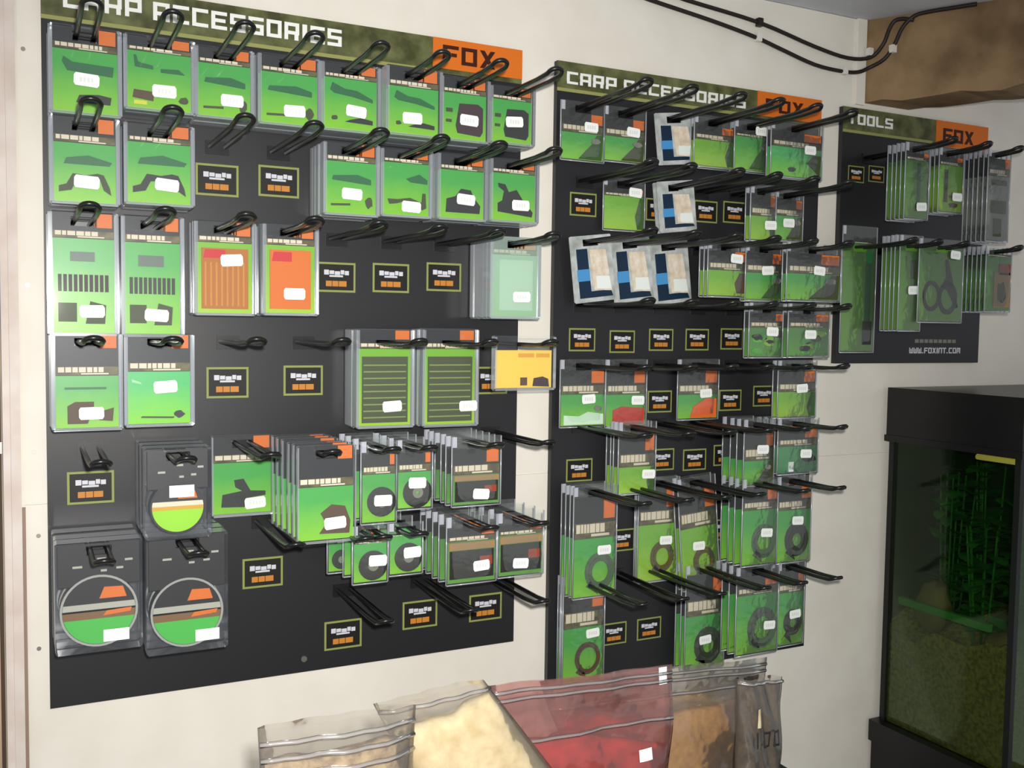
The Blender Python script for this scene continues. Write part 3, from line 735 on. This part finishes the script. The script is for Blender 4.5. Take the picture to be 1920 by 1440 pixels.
    if S == 'tool_brown':
        return [('panel', [rect(-.2, .46, .06, .70, TAN)]), ('red_tab', [rect(-.0, .46, .66, .86, mat('ink_rust', (150, 66, 46), 0.5))]), ('chart', [('front', ('poly', blob(U(.1), V(.34), U(.2), V(.2), seed), OLIVE), None)])]
    return []

CARDMAT = {'rig_needle': BGREEN, 'frosted': PALE, 'ruled': LIME, 'gold_panel': LIME, 'orange_panel': LIME, 'bag_plain': LIME, 'bag_round': LIME, 'bag_hole': BGREEN, 'coil_yellow': LIME,
           'bag_teal': TEAL, 'bag_leaf': DGREEN, 'yellow_card': CARDY, 'tool_tall': TOOLGREEN, 'tool_yellow': LIME, 'tool_grey': mat('card_grey', (138, 142, 134), 0.5), 'tool_long': TOOLGREEN, 'tool_knife': TOOLGREEN,
           'scissors': TOOLGREEN, 'tool_brown': DGREEN, 'dark_panel': DGREEN}
SW, SZ0, SZ1 = 0.0165, -0.0075, 0.0050                   # the slot that takes the two hook wires

def slotted(mb, w, z0, z1, zs, y0, y1, m_, ch=0.003):
    """flat sheet from z0 to z1 with a slot around height zs; a sheet if y1 is None"""
    h = w / 2
    a_, b_ = zs + SZ0, min(zs + SZ1, z1 - 0.002)
    pieces = [[(-h, z0 + ch), (-h + ch, z0), (h - ch, z0), (h, z0 + ch), (h, a_), (-h, a_)], [(-h, a_), (-SW, a_), (-SW, b_), (-h, b_)],
              [(SW, a_), (h, a_), (h, b_), (SW, b_)], [(-h, b_), (h, b_), (h, z1 - ch * .5), (h - ch, z1), (-h + ch, z1), (-h, z1 - ch * .5)]]
    for p in pieces:
        if y1 is None:
            mb.sheet(p, y0, m_)
        else:
            mb.prism(p, y0, y1, m_)

def put(mb, item, y):
    if item[0] == 'front':
        item = item[1]; y -= 0.0012
    kind, data, m_ = item
    if kind == 'poly':
        mb.prism(data, y - 0.0022, y, m_)
    else:
        u, v, ro, ri, sq = data
        mb.ring(u, v, ro, ri, y - 0.0022, y, m_, sq, 22)

def pack_parts(style, w, h, up, hd, stk, thick, seed, full):
    """meshes of one pack: list of (name, mesh, index of parent part or None); foot at z = 0, front at y = 0, hook wires at z = h - up"""
    parts = []
    zs = h - up
    bag = style.startswith(('bag_', 'coil', 'tool', 'scissors', 'disc', 'dark_panel'))
    mg = 0.0025 if bag or style in ('rig_worm2', 'rig_knot') else 0.0055
    cw = w - 2 * mg
    yc = 0.0040 if bag else 0.0060                       # face of the card behind the clear front
    zg = h * (1 - hd)                                    # top of the coloured body
    if not bag:
        zg = min(zg, zs + SZ0 - 0.002)
    zg = max(zg, h * .3)
    # clear shell or film
    m = MB()
    if bag:
        depth = min(thick * .8, 0.0085)
        nx, nz = 6, 7
        ztop = zs + SZ0 - 0.001
        vs_ = []
        for j in range(nz + 1):
            for i in range(nx + 1):
                u, v = i / nx, j / nz
                bul = (4 * u * (1 - u)) ** .5 * (4 * v * (1 - v)) ** .5
                vs_.append((-w / 2 + u * w, yc - 0.0004 - 0.0042 * bul + 0.0004 * math.sin(seed + i * 2.1 + j * 1.3), v * ztop))
        m.add(vs_, [(j * (nx + 1) + i, j * (nx + 1) + i + 1, (j + 1) * (nx + 1) + i + 1, (j + 1) * (nx + 1) + i) for j in range(nz) for i in range(nx)], FILM)
        hw = w / 2
        b_ = min(zs + SZ1, h - 0.002)
        for p in ([(-hw, ztop), (-SW, ztop), (-SW, b_), (-hw, b_)], [(SW, ztop), (hw, ztop), (hw, b_), (SW, b_)], [(-hw, b_), (hw, b_), (hw, h), (-hw, h)]):
            m.sheet(p, yc - 0.0004, FILM)
        for s in (-1, 1):                                # milky heat-sealed edges; a white strip paints the tab's glint
            m.box(s * hw - 0.0009, s * hw + 0.0009, yc - 0.001, yc + 0.001, 0.001, h - .001, EDGE)
            if s < 0:
                m.sheet([(-hw + .001, h - min(.018, h * .16)), (-hw + .0085, h - min(.018, h * .16)), (-hw + .0085, h - .001), (-hw + .001, h - .001)], yc - .0008, TABGLINT)
        m.box(-hw + .001, hw - .001, yc - 0.001, yc + 0.001, 0, 0.0018, EDGE)
        parts.append(('clear_film', m.mesh('clear_film', True), None))
    else:
        front = FROST if style == 'frosted' else CLEAR
        slotted(m, w, 0, h, zs, 0, None, front)
        o_ = [(-w / 2, .003), (-w / 2 + .003, 0), (w / 2 - .003, 0), (w / 2, .003), (w / 2, h - .0015), (w / 2 - .003, h), (-w / 2 + .003, h), (-w / 2, h - .0015)]
        n = len(o_)
        for p in ([(-w / 2, .003), (-cw / 2, .003), (-cw / 2, h - .002), (-w / 2, h - .002)], [(cw / 2, .003), (w / 2, .003), (w / 2, h - .002), (cw / 2, h - .002)], [(-w / 2 + .003, 0), (w / 2 - .003, 0), (w / 2 - .003, .004), (-w / 2 + .003, .004)]):
            m.sheet(p, -.0003, RIMGLINT)                      # milky sheets paint the bright plastic scatter around the card
        m.add([(x, 0, z) for x, z in o_] + [(x, thick, z) for x, z in o_], [(i, i + n, (i + 1) % n + n, (i + 1) % n) for i in range(n)], EDGE)
        parts.append(('clear_shell', m.mesh('clear_shell'), None))
    # printed card: coloured body, dark header with the slot, logo and title
    body = MB()
    body.prism([(-cw / 2, .004), (cw / 2, .004), (cw / 2, zg), (-cw / 2, zg)], yc, yc + .0008, CARDMAT.get(style, GREEN))
    parts.append(('card', body.mesh('card'), None))
    tz = 0.0
    if style not in ('yellow_card',):
        hm = MB()
        htop = h - (0.004 if bag else 0.0012)
        hh = htop - zg
        title_z = zg + min(hh * .30, 0.013)
        if bag:
            htop = min(htop, zs + SZ0 - 0.0015)
            htop = max(htop, zg + .004)
            title_z = zg + (htop - zg) * .38
            hm.prism([(-cw / 2, zg + .0002), (cw / 2, zg + .0002), (cw / 2, htop), (-cw / 2, htop)], yc, yc + .0008, HDR)
            lz0, lz1 = title_z + (htop - title_z) * .15, htop - (htop - title_z) * .05
        else:
            slotted(hm, cw, zg + .0002, htop, zs, yc, yc + .0008, HDR, 0.0006)
            lz0, lz1 = max(title_z + .0015, zs - .009), htop - .0003
            if up > .018:                                # tall headers carry the logo above the slot
                lz0, lz1 = zs + SZ1 + .001, htop - .001
        hp = len(parts)
        parts.append(('card_header', hm.mesh('card_header'), None))
        if lz1 - lz0 > .002:
            parts.append(('logo', MB().box(max(SW + .001, cw * .10), cw * .47, yc - .0012, yc - .0001, lz0, lz1, ORANGE).mesh('logo'), hp))
        if full:
            tt = MB()
            tt.box(-cw / 2 + .0005, cw / 2 - .0005, yc - .0006, yc - .0001, zg + .0008, title_z, HDRCAMO)
            rd = random.Random(seed)
            x = -cw * .46
            while x < cw * .22:
                l_ = rd.uniform(.05, .13) * cw
                tt.box(x, min(x + l_, cw * .26), yc - .0011, yc - .0005, zg + (title_z - zg) * .38, title_z - (title_z - zg) * .06, CREAM)
                x += l_ + cw * .018
            tt.box(-cw * .1, cw * .34, yc - .0011, yc - .0005, zg + (title_z - zg) * .14, zg + (title_z - zg) * .30, CREAM)
            parts.append(('title_print', tt.mesh('title_print'), hp))
    if full:
        if style == 'yellow_card':
            for nm, pts, m_ in (('print_band', [(-.1, .82), (.18, .82), (.18, .92), (-.1, .92)], CARDY2), ('print_band', [(.22, .82), (.46, .82), (.46, .92), (.22, .92)], CARDY2),
                                ('picture', [(-.06, .12), (.06, .12), (.06, .32), (-.06, .32)], BROWN), ('picture', [(.16, .10), (.46, .08), (.44, .28), (.34, .34), (.18, .3)], MAROON)):
                parts.append((nm, MB().prism([(p * cw, q * zg) for p, q in pts], yc - .0010, yc - .0001, m_).mesh(nm), 1))
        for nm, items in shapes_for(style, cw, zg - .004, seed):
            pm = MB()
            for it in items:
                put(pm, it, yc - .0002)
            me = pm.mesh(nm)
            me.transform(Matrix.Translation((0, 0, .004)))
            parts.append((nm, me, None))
        if stk:
            sx, sz = stk[0] * w, stk[1] * h
            sw, sh = 0.0165, 0.0088
            if bag:
                sw, sh = 0.0145, 0.0085
            yf = yc - 0.0058 if bag else 0.0
            sp_ = len(parts)
            ang = math.radians(random.Random(seed).uniform(-5, 5))
            ca_, sa_ = math.cos(ang), math.sin(ang)
            pts = [(-sw, -sh * .6), (-sw * .86, -sh), (sw * .86, -sh), (sw, -sh * .6), (sw, sh * .6), (sw * .86, sh), (-sw * .86, sh), (-sw, sh * .6)]
            parts.append(('price_sticker', MB().prism([(sx + p * ca_ - q * sa_, sz + p * sa_ + q * ca_) for p, q in pts], yf - .0007, yf - .0001, STICK).mesh('price_sticker'), None))
            ptx = MB()
            for i in range(4):
                ptx.box(sx - .009 + i * .0048, sx - .0058 + i * .0048, yf - .0009, yf - .0006, sz - .0032, sz + .0032, STICKTX)
            parts.append(('price_print', ptx.mesh('price_print'), sp_))
    return parts

def circle_band(cx, cz, r, z0, z1, n=12):
    z0, z1 = max(z0, -r), min(z1, r)
    a0, a1 = math.asin(z0 / r), math.asin(z1 / r)
    rt_ = [(cx + r * math.cos(a0 + (a1 - a0) * i / n), cz + r * math.sin(a0 + (a1 - a0) * i / n)) for i in range(n + 1)]
    return rt_ + [(2 * cx - x, z) for x, z in reversed(rt_)]

def spool_parts(style, w, h, up, stk, thick, full):
    parts = []
    zs = h - up
    small = style == 'spool_small'
    r = w * (.42 if small else .45)
    cz = r + .006
    m = MB()
    slotted(m, w, 0, h, zs, 0, None, CLEAR)
    o_ = [(-w / 2, .003), (-w / 2 + .003, 0), (w / 2 - .003, 0), (w / 2, .003), (w / 2, h - .0015), (w / 2 - .003, h), (-w / 2 + .003, h), (-w / 2, h - .0015)]
    n = len(o_)
    m.add([(x, 0, z) for x, z in o_] + [(x, thick, z) for x, z in o_], [(i, i + n, (i + 1) % n + n, (i + 1) % n) for i in range(n)], EDGE)
    parts.append(('clear_box', m.mesh('clear_box'), None))
    m = MB()
    slotted(m, w - .008, cz + r * .72, h - .004, zs, .006, .0075, SPOOLBK, .0006)
    parts.append(('hanger_card', m.mesh('hanger_card'), None))
    if full:                                             # glints painted on the hanger card as small grey bars
        m = MB()
        for gx, gz, gw in ((-.3, .22, .11), (.02, .34, .07), (.2, .3, .08), (.3, .12, .09), (-.02, .06, .10)):
            m.box(gx * w, (gx + gw) * w, .0048, .0059, h - up - .012 - gz * .06, h - up - .012 - gz * .06 + .003, SPOOLTX)
        parts.append(('hanger_glints', m.mesh('hanger_glints'), 1))
    si = len(parts)
    parts.append(('spool', MB().disc(0, cz, r, .008, thick - .002, SPOOLBK, 40).mesh('spool'), None))
    parts.append(('spool_rim', MB().ring(0, cz, r, r * .94, .0055, .0079, SPOOLBK if small else SPOOLRIM, 1.0, 40).mesh('spool_rim'), si))
    if full:
        q = r * .93
        y0, y1 = .0066, .0079
        bands = [('print_dark', -.02, 1.0, SPOOLBK), ('print_title', .04, .22, SPOOLTX), ('print_brown', -.24, .04, SPOOLBR), ('print_green', -1.0, -.24, SPOOLGR)]
        if small:
            bands = [('print_dark', .25, 1.0, SPOOLBK), ('print_title', .06, .25, CREAM), ('print_brown', -.10, .06, mat('spool_amber', (206, 160, 46), 0.45)), ('print_green', -1.0, -.10, SPOOLLM)]
        for nm, a_, b_, m_ in bands:
            me = MB().prism(circle_band(0, cz, q, a_ * q, b_ * q), y0 if nm != 'print_title' else y0 - .0004, y1, m_).mesh(nm)
            parts.append((nm, me, si))
        lg = MB()
        lg.prism([(.0 * q, cz + .36 * q), (.76 * q, cz + .36 * q), (.66 * q, cz + .68 * q), (.14 * q, cz + .70 * q)], y0 - .0008, y0 - .0001, ORANGE)
        if not small:
            lg.prism([(.1 * q, cz - .16 * q), (.86 * q, cz - .10 * q), (.9 * q, cz + .02 * q), (.2 * q, cz - .02 * q)], y0 - .0008, y0 - .0001, ORANGE)
        parts.append(('logo', lg.mesh('logo'), si))
        sx, sz = stk[0] * w, stk[1] * h
        parts.append(('price_sticker', MB().box(sx - .017, sx + .017, -.0008, -.0001, sz - .0085, sz + .0085, STICK).mesh('price_sticker'), None))
        ptx = MB()
        for i in range(4):
            ptx.box(sx - .009 + i * .0048, sx - .0058 + i * .0048, -.0010, -.0007, sz - .0032, sz + .0032, STICKTX)
        parts.append(('price_print', ptx.mesh('price_print'), len(parts) - 1))
    return parts

def foil_parts(w, h, up, seed):
    """blue and cream foil packet"""
    parts = []
    zs = h - up
    m = MB()
    slotted(m, w, 0, h, zs, .0022, .0036, SILVER)
    parts.append(('foil_bag', m.mesh('foil_bag'), None))
    zt = zs - .012
    parts.append(('dark_print', MB().prism([(-w * .36, .008), (w * .44, .008), (w * .40, zt * .2), (-w * .08, zt * .2), (-w * .10, zt), (-w * .36, zt)], .0012, .0021, BLUED).mesh('dark_print'), 0))
    parts.append(('blue_print', MB().prism([(-w * .38, zt * .40), (-w * .09, zt * .40), (-w * .10, zt * .62), (-w * .38, zt * .62)], .0006, .0012, BLUEL).mesh('blue_print'), 0))
    parts.append(('cream_panel', MB().prism([(w * .0, zt * .22), (w * .42, zt * .18), (w * .34, zt * .96), (-w * .06, zt * .98)], .0006, .0020, PAPER).mesh('cream_panel'), 0))
    parts.append(('white_patch', MB().prism([(w * .06, zt * .24), (w * .40, zt * .22), (w * .38, zt * .46), (w * .06, zt * .48)], .0001, .0006, GLINT).mesh('white_patch'), 3))
    return parts

KIND = {'spool': ('line_spool_pack', 'spool pack'), 'spool_small': ('line_spool_pack', 'spool pack'), 'blue': ('foil_packet', 'packet'), 'yellow_card': ('printed_card', 'card'), 'scissors': ('scissors_packet', 'packet')}
for idx, (b, r, x, hz, dep, w, h, up, hd, style, n, stk, desc) in enumerate(PACKS):
    seed = idx * 7 + 3
    where = WHERE[(b, r, x)]
    step = (dep - BT - 0.004) / n
    if b == 3:
        step = min(step, .0115)
    if b == 2:
        step = min(step, .013 if r <= 5 else .021)
    bagish = style.startswith(('bag_', 'tool', 'coil', 'disc', 'scissors', 'dark_panel', 'blue', 'yellow'))
    thick = min(step * .92, 0.030 if style.startswith('spool') else 0.021)
    if bagish:
        thick = min(thick, .010)
    if style in ('rig_worm2', 'rig_knot'):
        thick = .0085
    name, cat = KIND.get(style, ('tackle_packet', 'packet') if bagish else ('blister_pack', 'pack'))
    back = None
    group = 'packs on %s row of the %s' % (ROWS[b][r - 1], BOARD[b])
    for k in range(n):
        full = k == 0
        if style.startswith('spool'):
            if k < 2:
                parts = spool_parts(style, w, h, up, stk, thick, full)
        elif style == 'blue':
            if k < 2:
                parts = foil_parts(w, h, up, seed)
        elif k < 2:
            parts = pack_parts(style, w, h, up, hd, stk, thick, seed, full)
        rd = random.Random(seed * 31 + k)
        lbl = desc + ', ' + where if full else 'matching pack behind the front one, ' + where
        root = thing(name, lbl, cat, (x + (rd.uniform(-.0015, .0015) if k else 0), -dep + k * step, hz + up - h + (rd.uniform(-.001, .001) if k else 0)), group if full else 'packs behind the front one, ' + where)
        tilt = {'blue': 7.0}.get(style, 0.0)
        if style == 'coil_yellow' and 'tilted' in desc:
            tilt = 5.0
        if tilt:                                         # swung on the hook: turn about the slot, not the foot
            t_ = math.radians(-tilt)
            root.rotation_euler = (0, t_, 0)
            hz_ = h - up
            root.location.x += -hz_ * math.sin(t_)
            root.location.z += hz_ - hz_ * math.cos(t_)
        made = []
        for nm, me, pi_ in parts:
            made.append(link(nm, me, root if pi_ is None else made[pi_]))

# ------------------------------------------------------------------ aquarium on its cabinet
TX0, TX1, TY0, TY1 = 1.740, 2.62, -0.345, -0.022
tank = thing('aquarium', 'dark planted aquarium with black hood standing on a black cabinet', 'aquarium', ((TX0 + TX1) / 2, (TY0 + TY1) / 2, 0.6205))
ox, oy, oz = tank.location
def tbox(name, x0, x1, y0, y1, z0, z1, m_, parent=tank):
    return link(name, MB().box(x0 - ox, x1 - ox, y0 - oy, y1 - oy, z0 - oz, z1 - oz, m_).mesh(name), parent)
tbox('base_frame', TX0 - .022, TX1 + .01, TY0 - .012, TY1 + .012, .6205, .668, TANKBK)
hood = tbox('hood', TX0 - .006, TX1 + .006, TY0 - .006, TY1 + .006, 1.315, 1.426, TANKBK)
link('hood_lip', MB().box(TX0 - .009 - ox, TX1 + .009 - ox, TY0 - .009 - oy, TY1 + .009 - oy, 1.306 - oz, 1.320 - oz, TANKBK).mesh('hood_lip'), hood)
for x0, x1, y0, y1 in ((TX0, TX0 + .006, TY0 + .0062, TY1 - .0062), (TX1 - .006, TX1, TY0 + .0062, TY1 - .0062), (TX0, TX1, TY0, TY0 + .006)):
    tbox('glass_pane', x0, x1, y0, y1, .668, 1.306, GLASS)
tbox('backdrop', TX0, TX1, TY1 - .006, TY1, .668, 1.306, BACKP)
for x0, y0 in ((TX0 - .001, TY0 - .001), (TX0 - .001, TY1 - .012)):
    tbox('corner_seam', x0, x0 + .012, y0, y0 + .013, .668, 1.306, SILIC)
tbox('end_panel', TX1 - .02, TX1 - .0062, TY0 + .007, TY1 - .007, .668, 1.306, BACKP)
lt = link('lamp_tube', MB().tube([(1.80 - ox, -.20 - oy, 1.290 - oz), (1.80 - ox, -.31 - oy, 1.290 - oz)], .006, TUBE, 8).mesh('lamp_tube', True), hood)
m = MB()                                                 # gravel bed with an uneven top
nx, ny = 26, 12
gx0, gx1, gy0, gy1 = TX0 + .007, TX1 - .021, TY0 + .007, TY1 - .007
top = [[(gx0 + (gx1 - gx0) * i / nx, gy0 + (gy1 - gy0) * j / ny, .895 + .018 * math.sin(i * .9 + j * .5) + .014 * math.sin(j * 1.1) + random.uniform(-.006, .006)) for i in range(nx + 1)] for j in range(ny + 1)]
vs_ = [(p[0] - ox, p[1] - oy, p[2] - oz) for row in top for p in row]
W_ = nx + 1
fs = [(j * W_ + i, j * W_ + i + 1, (j + 1) * W_ + i + 1, (j + 1) * W_ + i) for j in range(ny) for i in range(nx)]
edge = [j * W_ for j in range(ny, -1, -1)] + list(range(1, nx + 1)) + [j * W_ + nx for j in range(1, ny + 1)] + [ny * W_ + i for i in range(nx - 1, 0, -1)]
n0 = len(vs_)
vs_ += [(vs_[e][0], vs_[e][1], .6685 - oz) for e in edge]
for i in range(len(edge)):
    j = (i + 1) % len(edge)
    fs.append((edge[i], n0 + i, n0 + j, edge[j]))
g = link('gravel_bed', m.add(vs_, fs, GRAVEL).mesh('gravel_bed'), tank); g['kind'] = 'stuff'
def rock(x, y, z, rx, ry, rz, seed, label):
    rd = random.Random(seed)
    vs_, fs = [], []
    for j in range(7):
        for i in range(12):
            th, ph = 2 * PI * i / 12, PI * (j + .5) / 7
            s = rd.uniform(.82, 1.12)
            vs_.append((rx * s * math.cos(th) * math.sin(ph), ry * s * math.sin(th) * math.sin(ph), rz + rz * s * math.cos(ph)))
    for j in range(6):
        for i in range(12):
            fs.append((j * 12 + i, (j + 1) * 12 + i, (j + 1) * 12 + (i + 1) % 12, j * 12 + (i + 1) % 12))
    fs += [tuple(range(12)), tuple(range(83, 71, -1))]
    o = link('rock', MB().add(vs_, fs, ROCK).mesh('rock', True), None, (x, y, z))
    return tag(o, label, 'rock')
rock(1.795, -.11, .885, .036, .04, .06, 1, 'reddish brown rock in aquarium corner against the backdrop')
rock(1.885, -.285, .885, .045, .032, .035, 2, 'flat brown rock lying on aquarium gravel under the plants')
rock(1.79, -.285, .88, .04, .03, .03, 3, 'small dark rock beside the aquarium front glass')
def plant(x, y, z, hgt, nleaf, seed, label):
    rd = random.Random(seed)
    t = thing('aquarium_plant', label, 'plant', (x, y, z), 'plants in the aquarium')
    sm = MB(); lm = MB()
    for s in range(6):
        bx_, by_ = rd.uniform(-.022, .022), rd.uniform(-.02, .02)
        path = [(bx_ * (1 + q * 1.2), by_ * (1 + q * 1.2), hgt * q * rd.uniform(.95, 1.0)) for q in (0, .35, .7, 1)]
        sm.tube(path, .0022, PLANT, 5)
        for k in range(nleaf):
            q = rd.uniform(.15, 1)
            px_, py_, pz_ = bx_ * (1 + q * 1.2), by_ * (1 + q * 1.2), hgt * q
            an = rd.uniform(0, 2 * PI); l_ = rd.uniform(.035, .06); wd = l_ * .36; el = rd.uniform(-.2, .8)
            dx, dy, dz = math.cos(an) * math.cos(el), math.sin(an) * math.cos(el), math.sin(el)
            sx_, sy_ = -math.sin(an), math.cos(an)
            P_ = lambda u, v: (px_ + dx * l_ * u + sx_ * wd * v, py_ + dy * l_ * u + sy_ * wd * v, pz_ + dz * l_ * u - .012 * u * u)
            lm.add([P_(0, 0), P_(.35, -1), P_(.7, -.8), P_(1, 0), P_(.7, .8), P_(.35, 1), P_(.5, 0)], [(0, 1, 6), (1, 2, 6), (2, 3, 6), (3, 4, 6), (4, 5, 6), (5, 0, 6)], PLANT)
    link('stems', sm.mesh('stems', True), t)
    link('foliage', lm.mesh('foliage'), t)
plant(1.875, -.075, .88, .36, 15, 11, 'bushy dark green water plant nearest the aquarium side glass')
plant(1.99, -.085, .88, .38, 15, 12, 'tall dark green water plant standing by the backdrop')
plant(1.835, -.20, .88, .26, 13, 13, 'shorter green water plant between the rocks')
plant(1.955, -.215, .88, .30, 16, 15, 'full leafed green water plant in the middle of the aquarium')
plant(2.10, -.19, .88, .37, 14, 14, 'dense green water plant deep inside the aquarium')
gs = link('feeding_strip', MB().box(-.006, .006, -.115, .115, 0, .016, STRIP).mesh('feeding_strip'), None, (1.757, -.166, .942))
tag(gs, 'pale green plastic strip inside the aquarium along its side glass', 'strip')

cab = thing('cabinet', 'black cabinet under the aquarium', 'cabinet', ((TX0 + TX1) / 2, (TY0 + TY1) / 2, 0.0))
ox, oy = cab.location[0], cab.location[1]
link('carcass', MB().box(TX0 - .012 - ox, TX1 - ox, TY0 - oy, TY1 + .012 - oy, 0.0, .6195, TANKBK).mesh('carcass'), cab)
for i in range(2):
    xa = TX0 + .02 + i * .42
    dr = link('cabinet_door', MB().box(xa - ox, xa + .41 - ox, TY0 - .018 - oy, TY0 - .0005 - oy, .05, .60, TANKBK).mesh('cabinet_door'), cab)
    link('handle', MB().box(xa + (.37 if i == 0 else .02) - ox, xa + (.39 if i == 0 else .04) - ox, TY0 - .035 - oy, TY0 - .018 - oy, .36, .48, SCREW).mesh('handle'), dr)

# ------------------------------------------------------------------ counter and the zip bags that stand on it
CZ = 0.8245
ctr = thing('counter', 'black topped counter under the zip bags', 'counter', (0.58, -0.68, 0.0))
link('counter_top', MB().box(-.86, .5485, -.30, .33, CZ - .03, CZ, COUNTER).mesh('counter_top'), ctr)
for sx in (-.82, .47):
    for sy in (-.26, .25):
        link('leg', MB().box(sx, sx + .045, sy, sy + .045, 0.0, CZ - .03, COUNTER).mesh('leg'), ctr)

def zip_bag(label, tl, tr, br, bl, fill, bulge, film, inner, seed, zips=(.93, .90), stickers=(), text=None, fillslope=0.0):
    """stand-up zip bag: four corners of its outline (x, y, z), filled to a share of its height"""
    tl, tr, br, bl = [Vector(p) for p in (tl, tr, br, bl)]
    base = (bl + br) / 2
    t = thing('zip_bag', label, 'bag', base, 'clear zip bags on the counter')
    rd = random.Random(seed)
    nx, nz = 18, 22
    ax = (tr - tl).normalized(); up_ = Vector((0, 0, 1)); nrm = ax.cross(up_).normalized()      # points into the room or wall; sign handled below
    if nrm.y > 0:
        nrm = -nrm
    ph = [rd.uniform(0, 6.28) for _ in range(6)]
    def pt(u, v, s, inset=0.0, thick=1.0):
        u_ = inset + u * (1 - 2 * inset)
        p = bl + (br - bl) * u_ + ((tl + (tr - tl) * u_) - (bl + (br - bl) * u_)) * v
        f_ = fill + fillslope * (u - .5)
        prof = max(0.0, 1 - (v / max(f_ * 1.25, .01)) ** 3) if v < f_ * 1.25 else 0.0
        foot = min(1.0, .35 + v * 5)
        d = bulge * prof * foot * (max(0.0, 4 * u * (1 - u)) ** .45) * thick
        wr = .0035 * (math.sin(u * 9 + ph[0] + v * 5) * math.sin(v * 7 + ph[1])) + .002 * math.sin(u * 23 + ph[2] + v * 11)
        return p + nrm * (s * (d * .5 + .0012 * thick) + wr) - base
    for nm, m_, ins, th, vmax in (('contents', inner, .03, .90, None), ('bag_film', film, 0.0, 1.0, 1.0)):
        vs_, fs = [], []
        for s in (1, -1):
            for j in range(nz + 1):
                for i in range(nx + 1):
                    u = i / nx
                    vm = vmax if vmax else (fill + fillslope * (u - .5)) + .012 * math.sin(u * 8 + ph[3]) + .006 * math.sin(u * 21 + ph[4])
                    vs_.append(pt(u, (.006 if vmax is None else 0) + vm * j / nz, s, ins, th))
        W2 = nx + 1; H2 = W2 * (nz + 1)
        for s in (0, 1):
            for j in range(nz):
                for i in range(nx):
                    q = (s * H2 + j * W2 + i, s * H2 + j * W2 + i + 1, s * H2 + (j + 1) * W2 + i + 1, s * H2 + (j + 1) * W2 + i)
                    fs.append(q if s == 0 else q[::-1])
        rim = [j * W2 for j in range(nz + 1)], [j * W2 + nx for j in range(nz + 1)]
        for k, e in enumerate(rim):
            for i in range(nz):
                q = (e[i], e[i + 1], e[i + 1] + H2, e[i] + H2)
                fs.append(q if k == 0 else q[::-1])
        for i in range(nx):
            fs.append((i, i + H2, i + 1 + H2, i + 1))
            if vmax is None:
                e = nz * W2
                fs.append((e + i, e + i + 1, e + i + 1 + H2, e + i + H2))
        link(nm, MB().add(vs_, fs, m_).mesh(nm, True), t)
    for zv in zips:
        path = [pt(i / 14, zv, 1, .004) + nrm * .0012 for i in range(15)]
        link('zip_strip', MB().tube(path, .0028, BAGZIP, 6).mesh('zip_strip', True), t)
    for (u, v, sw, sh, m_, nm) in stickers:
        vs_ = [pt(u + (i - 2) / 4 * sw, v + (j - 1) / 2 * sh, 1) + nrm * .0012 for j in range(3) for i in range(5)]
        link(nm, MB().add(vs_, [(j * 5 + i, j * 5 + i + 1, j * 5 + i + 6, j * 5 + i + 5) for j in range(2) for i in range(4)], m_).mesh(nm), t)
    if text:
        word, u0, u1, v0, v1 = text
        tm = MB(); n = len(word); cwid = (u1 - u0) / n
        for i, chh in enumerate(word):
            for a_, b_, c_, d_ in GLYPH[chh]:
                q = [(u0 + (i + a_ * .8) * cwid, v0 + c_ * (v1 - v0)), (u0 + (i + b_ * .8) * cwid, v0 + c_ * (v1 - v0)), (u0 + (i + b_ * .8) * cwid, v0 + d_ * (v1 - v0)), (u0 + (i + a_ * .8) * cwid, v0 + d_ * (v1 - v0))]
                tm.add([pt(u, v, 1) + nrm * .004 for u, v in q], [(0, 1, 2, 3)], INKBK)
        link('handwriting', tm.mesh('handwriting'), t)
    return t
PELLET = mat('contents_beige', (170, 150, 118), 0.8, 0.2, (120, 100, 74), 90.0, 0.8)
CREAMC = mat('contents_cream', (222, 208, 172), 0.8, 0.2, (206, 188, 146), 60.0, 0.5)
REDC = mat('contents_red', (186, 50, 42), 0.7, 0.2, (150, 34, 30), 45.0, 0.5)
TANC = mat('contents_tan', (188, 146, 92), 0.8, 0.2, (166, 124, 72), 70.0, 0.6)
DARKC = mat('contents_dark', (92, 74, 50), 0.8, 0.2, (58, 46, 32), 60.0, 0.8)
zip_bag('wide clear zip bag of beige pellets at the end of the counter', (.205, -.635, 1.147), (.372, -.635, 1.144), (.372, -.635, CZ), (.215, -.635, CZ), .88, .050, BAGFILM, PELLET, 1, (.95, .90, .85))
zip_bag('leaning zip bag filled with cream coloured powder', (.345, -.58, 1.128), (.478, -.58, 1.137), (.715, -.58, CZ), (.49, -.58, CZ), .90, .045, BAGFILM, CREAMC, 2, (.97,), fillslope=.06)
zip_bag('zip bag of bright red bait with small white sticker', (.522, -.50, 1.095), (.808, -.50, 1.081), (.802, -.50, CZ), (.56, -.50, CZ), .66, .045, BAGPINK, REDC, 3, (.96, .92, .72), ((.82, .55, .085, .062, STICK, 'price_sticker'), (.94, .95, .05, .09, GLINT, 'folded_tag')), fillslope=-.16)
zip_bag('zip bag of tan ground bait', (.65, -.40, 1.049), (1.066, -.40, 1.025), (1.04, -.40, CZ), (.74, -.40, CZ), .66, .040, BAGFILM, TANC, 4, (.95, .90, .80))
zip_bag('narrow bag of dark brown bait with handwritten number', (.946, -.472, 1.031), (1.028, -.472, 1.024), (1.032, -.472, CZ), (.95, -.472, CZ), .95, .034, BAGFILM, DARKC, 5, (.97,), ((.36, .72, .08, .14, CREAMC, 'paper_scrap'),), ('100', .22, .86, .50, .62))
